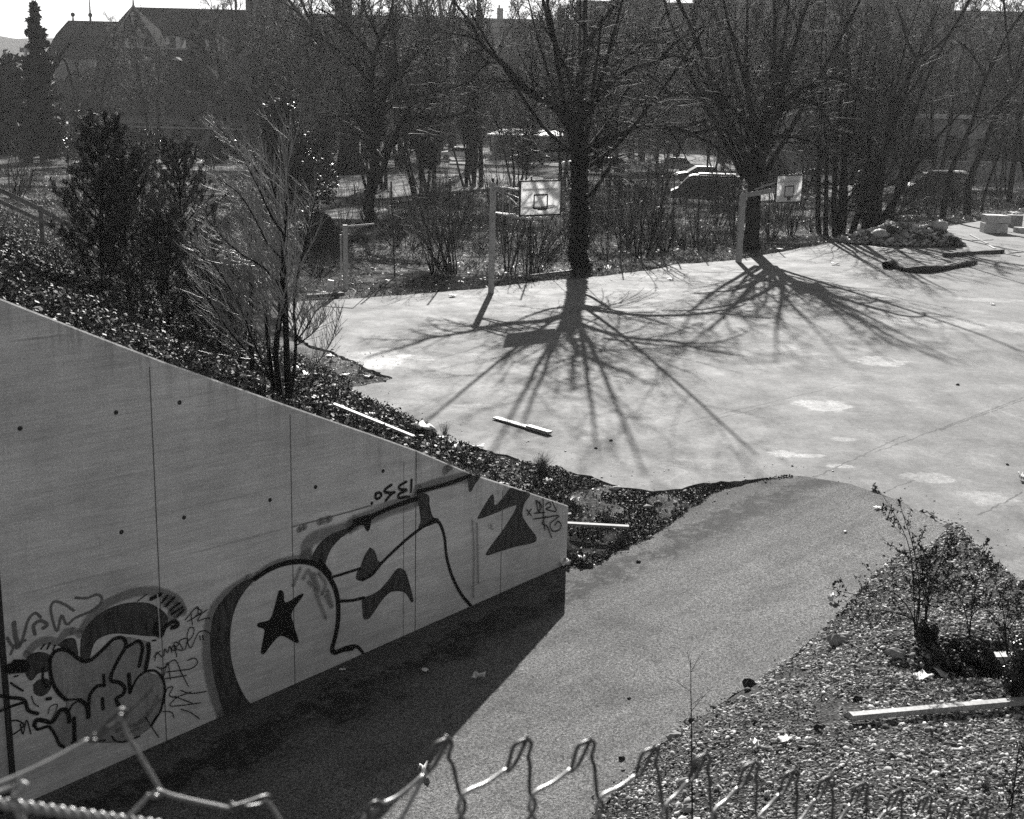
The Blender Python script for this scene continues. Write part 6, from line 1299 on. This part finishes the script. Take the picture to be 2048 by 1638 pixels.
for i, (x_, z_, s) in enumerate([(-1.3, .55, .42), (-.75, .8, .35), (1.9, 1.0, .45), (.6, .35, .5), (-.2, .2, .45), (2.5, .3, .4)]):
    V, Fc = ball((x_, -.75 if i != 2 else -.2, z_), s, 12); V = np.array(V); V[:, 2] = z_ + (V[:, 2] - z_) * .6; V += rg.normal(0, .03, V.shape); MB().addm(V, Fc).build('sack', 'fabric_dark' if i % 2 else 'litter_grey', e, smooth=True)
# stacked pale blocks
def blockthing(px, py, sz, lb, z=0, rz=0, mat='foam', Y=None, dx=0):
    q = at(px, py); e = empty('block', (q[0] + dx, q[1] + sz[1] / 2, z), rz); tag(e, lb, 'block', 'pale blocks piled at the back right'); h = sz[0] / 2
    MB().box((-h / 2 - .0, 0, sz[2] / 2), (h - .01, sz[1], sz[2])).build('half', mat, e, bevel=.02); MB().box((h / 2, .03, sz[2] / 2), (h - .01, sz[1], sz[2] - .02)).build('half', mat, e, bevel=.02); return e
blockthing(1993, 467, (1.35, 1.0, .58), 'grey block at the bottom of the tall pair', 0, -.08); blockthing(1993, 467, (1.4, 1.05, .45), 'block resting on top of the tall pair', .585, -.02, dx=.08)
blockthing(2040, 466, (1.0, .7, .3), 'low block on the ground right of the tall pair', 0, .1, dx=.35); blockthing(2028, 455, (.8, .7, .75), 'narrow block standing behind the low one', 0, .1, dx=.1, mat='litter_grey')
q = at(2035, 452); e = empty('panel', (q[0], q[1], .78)); tag(e, 'thin white sheet lying on the narrow block', 'sheet'); MB().box((0, 0, .02), (1.1, .8, .04), ry=.06).build('sheet', 'litter', e); MB().box((.1, .05, .062), (.7, .6, .03), ry=.06, rz=.3).build('upper_sheet', 'litter', e)
# litter: crumpled papers, cartons
def paper(px, py, s, lb, flat=True, f=hit, mat='litter', h=.02):
    q = np.array(f(px, py)); rg = np.random.RandomState(int(px * 7 + py)); n = 5; g = np.linspace(-1, 1, n); X, Y_ = np.meshgrid(g, g, indexing='ij'); Z = rg.rand(n, n) * (s * .25 if flat else s * .9); X = X * s / 2 * (1 + rg.normal(0, .12, X.shape)); Y_ = Y_ * s * .35 * (1 + rg.normal(0, .12, X.shape)); a = rg.rand() * 3
    V = np.stack([X.ravel() * math.cos(a) - Y_.ravel() * math.sin(a), X.ravel() * math.sin(a) + Y_.ravel() * math.cos(a), Z.ravel() + h], 1); ii = np.arange(n * n).reshape(n, n); Fq = np.stack([ii[:-1, :-1], ii[1:, :-1], ii[1:, 1:], ii[:-1, 1:]], -1).reshape(-1, 4)
    o = meshobj('litter', V, Fq, mat, None, tuple(q)); tag(o, lb, 'litter', 'scraps of litter'); sd = o.modifiers.new('thick', 'SOLIDIFY'); sd.thickness = .004; return o
LT = [(912, 905, .2, 'crumpled white carton on the grass above the dark arrow paint', False), (955, 898, .24, 'creased white strip right of the crumpled carton', True), (640, 797, .2, 'white card lying beyond the stems on the wall top', True), (590, 750, .22, 'white bag among the stems of the young tree', False), (610, 752, .26, 'flattened pale sheet right of the young tree', True), (575, 745, .15, 'pale scrap left of the flattened sheet', True), (740, 832, .2, 'flat white card below the court corner', True), (845, 872, .45, 'long pale strip of card near the long plank', True), (885, 878, .16, 'small white scrap right of the pale strip', True), (905, 888, .14, 'tiny scrap next to the crumpled carton', True), (762, 838, .18, 'white scrap behind the long plank', True),
      (735, 755, .16, 'pale scrap on the soil tongue left of the court', True), (690, 752, .2, 'flat card on the soil tongue', True), (660, 715, .25, 'thin pale stick of card on the soil tongue', True), (1098, 968, .12, 'crumpled scrap in the dark grass bank', False), (1130, 1133, .16, 'white paper at the foot of the wall end', False), (1163, 1126, .12, 'torn paper beside the wall end', False), (1145, 1008, .12, 'pale weed-like scrap at the wall end top', False), (850, 1343, .1, 'small pale scrap on the shaded ramp', True), (955, 1365, .16, 'torn grey tissue in the middle of the shaded ramp', False), (685, 1342, .08, 'tiny scrap near the wall foot', True), (1845, 1360, .22, 'bright flat card near the dark hollow', True), (1885, 1355, .25, 'pale tile fragment near the dark hollow', True), (1665, 1203, .12, 'white scrap at the ramp edge below the weed', False),
      (1570, 1485, .16, 'pale shard on the pebbles below the ramp edge', True), (1955, 1410, .14, 'white scrap above the long timber', True), (1510, 1500, .1, 'round pale lump on the pebbles', False), (1340, 600 - 40, .25, 'pale scrap at the back court edge', True), (1670, 530, .35, 'flat pale sheet on the far court', True), (905, 594, .3, 'small patch of paper on the far court', True), (770, 573, .3, 'crumpled paper on the grass at the back edge', False), (1560, 500, .3, 'white rag by the farther post', True), (1215, 543, .3, 'white rag right of the ivy covered trunk', False), (1085, 545, .3, 'white block of litter under the nearer backboard', False), (1012, 548, .25, 'scrap of paper right of the nearer post', True), (1755, 1018, .12, 'white lump at the edge of the ramp tarmac', True), (2042, 962, .16, 'white scrap on the court at the right border', False), (1690, 1065, .06, 'tiny bright chip on the ramp', True), (1985, 610, .2, 'pale chip on the right of the court', True), (850, 1550, .14, 'crumpled can on the shaded ramp behind the wire', False)]
for px, py, s, lb, fl in LT: paper(px, py, s, lb, fl, hit if not (inside(RAMP, *[np.array([v]) for v in onramp(px, py)[:2]])[0]) else (lambda a, b_: onramp(a, b_)))
q = hit(660, 588); e = empty('carton', q); tag(e, 'bright white carton standing by the dark board at the back left corner', 'carton'); MB().box((0, 0, .25), (.22, .12, .5), ry=.15).build('box', 'litter', e, bevel=.01); MB().box((-.2, 0, .05), (.2, .15, .06)).build('flap', 'litter', e)
# dark stones on court / ramp
for i, (px, py, s, lb) in enumerate([(1222, 882, .045, 'dark stone on the court right of the double plank'), (1192, 897, .04, 'brown stone nearest below the first dark stone'), (2015, 930, .04, 'dark stone near the right border of the court'), (1915, 770, .06, 'dark lump on the right of the court'), (1277, 1125, .05, 'dark leaf-like lump on the ramp beyond the wall end'), (1497, 1374, .11, 'big dark clod on the ramp edge'), (1495, 1384, .06, 'smaller clod under the big clod'), (1244, 1518, .05, 'dark leaf on the ramp near the wire tips'), (1258, 1368 + 30, .03, 'small dark stone on the sunny ramp'), (1640, 1460, .09, 'dark rusty lump on the pebbles'), (1715, 1400, .07, 'dark clod left of the long timber'), (1200, 540, .14, 'dark stone at the court edge by the ivy covered trunk'), (1385, 1445, .07, 'dark clod beside the tall dry stalk')]):
    q = at(px, py) if i < 4 or i == 11 else (onramp(px, py) if i in (4, 7, 8) else hit(px, py)); s *= .7; rg = np.random.RandomState(i); V, Fc = ball((0, 0, s * .4), s, 9); V = np.array(V) * [1.2, .9, .8] + rg.normal(0, s * .12, (len(V), 3)); tag(meshobj('stone', V, Fc, 'fabric_dark', None, tuple(q)), lb, 'stone')
for px, py, s, lb in [(1350, 1475, .12, 'larger pale stone at the lower ramp edge'), (1680, 1285, .2, 'flat boulder on the bank below the bush'), (1570, 1290, .05, 'small pale stone by the ramp edge'), (1790, 1310, .14, 'round grey stone on the bank'), (1703, 1436, .1, 'pale round stone at the end of the long timber'), (1370, 1570, .11, 'broken block near the wire tips'), (1380, 1622, .1, 'second broken block near the lower border'), (1525, 1260, .1, 'grey stone on the bank')][:7]:
    q = hit(px, py); s *= .7; rg = np.random.RandomState(px); V, Fc = ball((0, 0, s * .3), s, 10); V = np.array(V) * [1.3, .9, .6] + rg.normal(0, s * .07, (len(V), 3)); tag(meshobj('stone', V, Fc, 'stone', None, tuple(q)), lb, 'stone')
# ---- weeds on the gravel bank
def weed(seed, base_px, stems, label, leafy=True, size=.02):
    b = hit(*base_px); T = Tree(seed); rg = T.rg
    T.limbs([([b - [0, 0, .05]] + [aty(x, y, b[1] + d) for x, y, d in s], .009, .003) for s in stems]); s1 = (np.stack([a for a, _ in T.exp]), np.stack([c for _, c in T.exp]))
    Q, Tr = T.level(s1, 10, .3, 1, .8, .28, .7, K=7, wob=.08, trop=.0, up=.1, rmin=.003, sides=3, fine=True); Q2, Tr2 = T.level((Q, Tr), 4, .2, 1, .7, .45, .7, K=4, wob=.1, rmin=.002, sides=3, fine=True)
    e = T.finish('weed', b, label, 'weed', 'wild shoots on the gravel bank', bark='bark_dark', twig='bark_dark', second='shoots')
    if leafy:
        pts = []
        for S in (Q, Q2):
            u = rg.rand(S.shape[0], 6) * (S.shape[1] - 1.01); i = u.astype(int); f = (u - i)[..., None]; r = np.arange(S.shape[0])[:, None]; pts.append((S[r, i] * (1 - f) + S[r, i + 1] * f).reshape(-1, 3))
        L_ = np.concatenate(pts); L_ = L_ + rg.normal(0, .008, L_.shape); q, fq = leaves(L_, size * .6, rg, .2, 1.8); meshobj('leaves', q - b, fq, 'ivy_leaf', e)
    return e
weed(201, (1830, 1275), [[(1828, 1200, 0), (1820, 1100, 0), (1795, 1040, 0), (1768, 995, 0)], [(1835, 1220, 0), (1850, 1150, .1), (1900, 1090, .2), (1925, 1075, .2)], [(1840, 1200, 0), (1830, 1110, .1), (1810, 1040, .1), (1796, 1000, .1)], [(1825, 1230, 0), (1780, 1180, -.1), (1720, 1190, -.2), (1650, 1175, -.3)], [(1826, 1240, 0), (1760, 1220, -.1), (1690, 1225, -.2)], [(1840, 1210, 0), (1900, 1150, 0), (1930, 1120, 0), (1960, 1120, 0)]], 'tall leafy weed rising in front of the court on the bank')
weed(202, (1850, 1265), [[(1860, 1180, 0), (1880, 1130, 0), (1920, 1105, 0), (1975, 1095, 0)], [(1855, 1190, 0), (1870, 1120, .1), (1890, 1090, .2)], [(1860, 1200, 0), (1900, 1160, 0), (1950, 1150, 0)], [(1850, 1200, 0), (1840, 1150, 0), (1850, 1100, 0)]], 'bushy dark weed just right of the tall leafy weed', size=.024)
weed(203, (2015, 1335), [[(2010, 1260, 0), (2000, 1190, 0), (1975, 1140, 0), (1950, 1120, 0)], [(2012, 1240, 0), (2030, 1190, 0), (2050, 1170, 0)], [(2020, 1260, 0), (2060, 1200, 0)]], 'arching leafy shoot near the right border')
weed(204, (1940, 1270), [[(1945, 1210, 0), (1960, 1150, 0), (1990, 1130, 0)], [(1930, 1220, 0), (1910, 1180, 0), (1890, 1150, 0)], [(1945, 1230, 0), (1990, 1200, 0), (2030, 1200, 0)]], 'low leafy weed above the dark hollow')
weed(205, (1385, 1640), [[(1384, 1560, 0), (1383, 1450, 0), (1381, 1320, 0)]], 'single tall dry stalk standing before the ramp', leafy=False)
weed(206, (2020, 1640), [[(2030, 1560, 0), (2040, 1480, 0)], [(2020, 1600, 0), (2045, 1560, 0)]], 'thin weed at the lower right corner', leafy=True, size=.012)
blob(1950, 1350, 1300, 150, 'dark leafy thicket filling the hollow at the right border', 207, n=14000, size=.018, mat='ivy_leaf')
blob(2030, 1400, 1280, 80, 'small leafy plant in front of the dark hollow', 208, n=3500, size=.016, mat='holly_leaf', name='weed', cat='weed')
blob(1850, 1290, 1245, 70, 'knot of dark twigs and leaves at the foot of the tall leafy weed', 209, n=2500, size=.014, mat='ivy_leaf')
# tufts
def tuft(px, py, h, n, lb, seed, mat='grass_blade', droop=.5, f=hit):
    q = np.array(f(px, py)); rg = np.random.RandomState(seed); S = q + rg.normal(0, h * .12, (n, 3)) * [1, 1, 0]; o = blades(S - q, rg, h, h * .011, 'grass_tuft', None, mat, droop); o.location = q
    del o['kind']; tag(o, lb, 'grass tuft'); return o
tuft(1083, 938, .32, 240, 'spiky grass tuft on the court edge above the wall end', 1); tuft(1145, 1120, .17, 300, 'dark grass tuft hanging over the foot of the wall end', 2, 'ivy_leaf', 1.2); tuft(1085, 945, .2, 300, 'low grass clump under the spiky tuft', 3); tuft(1240, 1085, .18, 200, 'small grass tuft on the grass and ramp border', 4, droop=.9); tuft(1250, 1078, .17, 420, 'dark leafy clump where the bank meets the ramp', 41, 'ivy_leaf', .9); tuft(1215, 1045, .16, 300, 'grass clump beside the pale bank plank', 5)
tuft(890, 868, .3, 60, 'thin dry grass stalks beyond the long plank', 6, droop=.3); tuft(755, 840, .3, 50, 'sparse stalks at the left corner of the court', 7, droop=.3); tuft(1390, 1540, .15, 160, 'grass tuft on the pebbles behind the wire tips', 8); tuft(1970, 1580, .13, 200, 'round grass tuft on the pebbles at lower right', 9); tuft(1165, 1122, .22, 50, 'long drooping stalks over the shadow corner', 10, 'bark_dark', 1.3)
# ================================================================== CHAIN LINK FENCE in front
fA = aty(885, 1480, 1.0); fB = aty(1900, 1605, 1.68)
fn = np.array([fB[1] - fA[1], -(fB[0] - fA[0]), 0]); fn /= np.linalg.norm(fn)
def fp(px, py, off=0):
    d = ray(px, py); k = ((fA - CAM) @ fn) / (d @ fn); return CAM + d * k + fn * off
cf = empty('chain_link_fence', fA); tag(cf, 'galvanised chain link fence top with twisted wire tips right in front of the viewer', 'fence')
rw = .0020
tips = [(885, 1478), (1045, 1478), (1172, 1480), (1300, 1495), (1405, 1508), (1502, 1524), (1583, 1540), (1655, 1552), (1723, 1565), (1794, 1579), (1852, 1591), (1911, 1603), (1965, 1614), (2015, 1624), (2065, 1634)]
knots = [(922, 1586), (1063, 1584), (1198, 1590), (1328, 1604), (1425, 1616), (1515, 1626), (1596, 1636), (1668, 1645), (1735, 1654), (1803, 1663), (1861, 1672), (1920, 1682), (1974, 1692), (2023, 1700), (2072, 1708)]
kn0 = (770, 1680)
def wire(pts, name='wire', r=rw, shade_tone=False):
    P = np.array([fp(*q) if len(q) == 2 else fp(q[0], q[1], q[2]) for q in pts]) - fA; C = catmull(P, 5); MB().tube(C, r, 8).build(name, 'wire_shade_tone' if (name == 'wire_tip' and r < .00205) or shade_tone else 'wire', cf, smooth=True)
pk = kn0
for i, ((tx_, ty), (kx, ky)) in enumerate(zip(tips, knots)):
    s = (kx - tx_ + 62) / 100 * (1 if i else 1.0); s = np.interp(i, [0, 14], [1.0, .5])
    # loop at the tip, then down to the left knot
    wire([(tx_ + 2 * s, ty - 2 * s, .003), (tx_ - 20 * s, ty + 12 * s, .002), (tx_ - 28 * s, ty + 42 * s, .001), (tx_ - 30 * s, ty + 68 * s, -.001), (tx_ - 12 * s, ty + 52 * s, -.002), (tx_ + 4 * s, ty + 20 * s, -.002), (tx_ + 8 * s, ty + 2 * s, 0)], 'wire_tip')
    wire([(tx_ - 32 * s, ty + 62 * s, 0), ((tx_ - 32 * s) * .55 + pk[0] * .45, (ty + 62 * s) * .5 + pk[1] * .5 + 4, 0), (pk[0] + 8, pk[1] - 2, .001), (pk[0] - 9 * s, pk[1] + 22 * s, .003), (pk[0] + 2, pk[1] + 50 * s, 0), (pk[0] + 60 * s, pk[1] + 120 * s, 0)])
    wire([(tx_ + 8 * s, ty - 4 * s, -.002), (tx_ + 20 * s, ty + 10 * s, -.001), (tx_ + 12 * s, ty + 36 * s, 0), (tx_ + 10 * s + (kx - tx_) * .3, ty + (ky - ty) * .5, 0), (kx - 2, ky, -.001), (kx + 12 * s, ky + 24 * s, -.003), (kx - 4 * s, ky + 52 * s, 0), (kx - 70 * s, ky + 110 * s, 0)], shade_tone=True)
    pk = (kx, ky)
# bent part at the left
wire([(186, 1468, .004), (205, 1445, .004), (238, 1416, .003), (250, 1432, 0), (240, 1450, -.004), (215, 1464, -.004), (195, 1482, -.002), (178, 1480, 0), (186, 1465, .004)], 'wire_tip', 0.0017)
wire([(180, 1478, 0), (120, 1512, 0), (40, 1550, 0), (-60, 1590, 0)], r=0.0017)
wire([(244, 1430, -.002), (255, 1470, 0), (285, 1520, 0), (318, 1575, 0), (322, 1590, 0), (304, 1592, 0), (312, 1578, .003), (340, 1588, .003), (390, 1600, .003), (455, 1614, .003)], r=0.0017)
wire([(300, 1588, 0), (280, 1610, 0), (240, 1650, 0), (200, 1690, 0)], r=0.0017)
wire([(455, 1612, .003), (490, 1600, .004), (525, 1588, .004), (538, 1596, 0), (530, 1612, -.004), (495, 1618, -.004), (462, 1608, -.001)], 'wire_tip', 0.0017)
wire([(535, 1600, -.001), (560, 1640, 0), (590, 1700, 0)], r=0.0017)
wire([(740, 1640, 0), (730, 1615, .004), (745, 1600, .004), (765, 1612, 0), (752, 1640, -.004), (742, 1670, -.004)], 'wire_tip', 0.002)
wire([(764, 1608, 0), (800, 1590, 0), (850, 1548, 0)], r=.0019); wire([(700, 1680, 0), (725, 1640, 0), (742, 1615, .002)], r=0.0017)
wire([(44, 1560, .004), (36, 1580, .003), (32, 1600, -.002), (50, 1660, 0)], 'wire_tip', .003)
wire([(-40, 1596, 0), (10, 1580, 0), (40, 1562, .003)], r=0.0017)
m = MB(); a = fp(-60, 1598, .0); c = fp(330, 1652, .0)
for ph in (0, math.pi):
    u = np.linspace(0, 1, 90); P = a + (c - a) * u[:, None]; P = P + np.stack([0 * u, .0022 * np.cos(u * 60 + ph), .0022 * np.sin(u * 60 + ph)], 1); m.tube(P - fA, .0021, 8)
m.build('twisted_strand', 'wire', cf, smooth=True)
# ================================================================== HAZE
hz = MB().box((0, 640, 45), (2600, 1400, 200)).build('haze', 'stone'); hz.data.materials.clear()
mh = bpy.data.materials.new('haze'); mh.use_nodes = True; t_ = mh.node_tree; t_.nodes.remove(t_.nodes['Principled BSDF']); pv = t_.nodes.new('ShaderNodeVolumePrincipled'); pv.inputs['Color'].default_value = (.8, .8, .8, 1); pv.inputs['Density'].default_value = HAZE; pv.inputs['Anisotropy'].default_value = .35
t_.links.new(pv.outputs[0], t_.nodes['Material Output'].inputs['Volume']); hz.data.materials.append(mh); tag(hz, 'thin pale haze in the air', 'haze', kind='stuff')
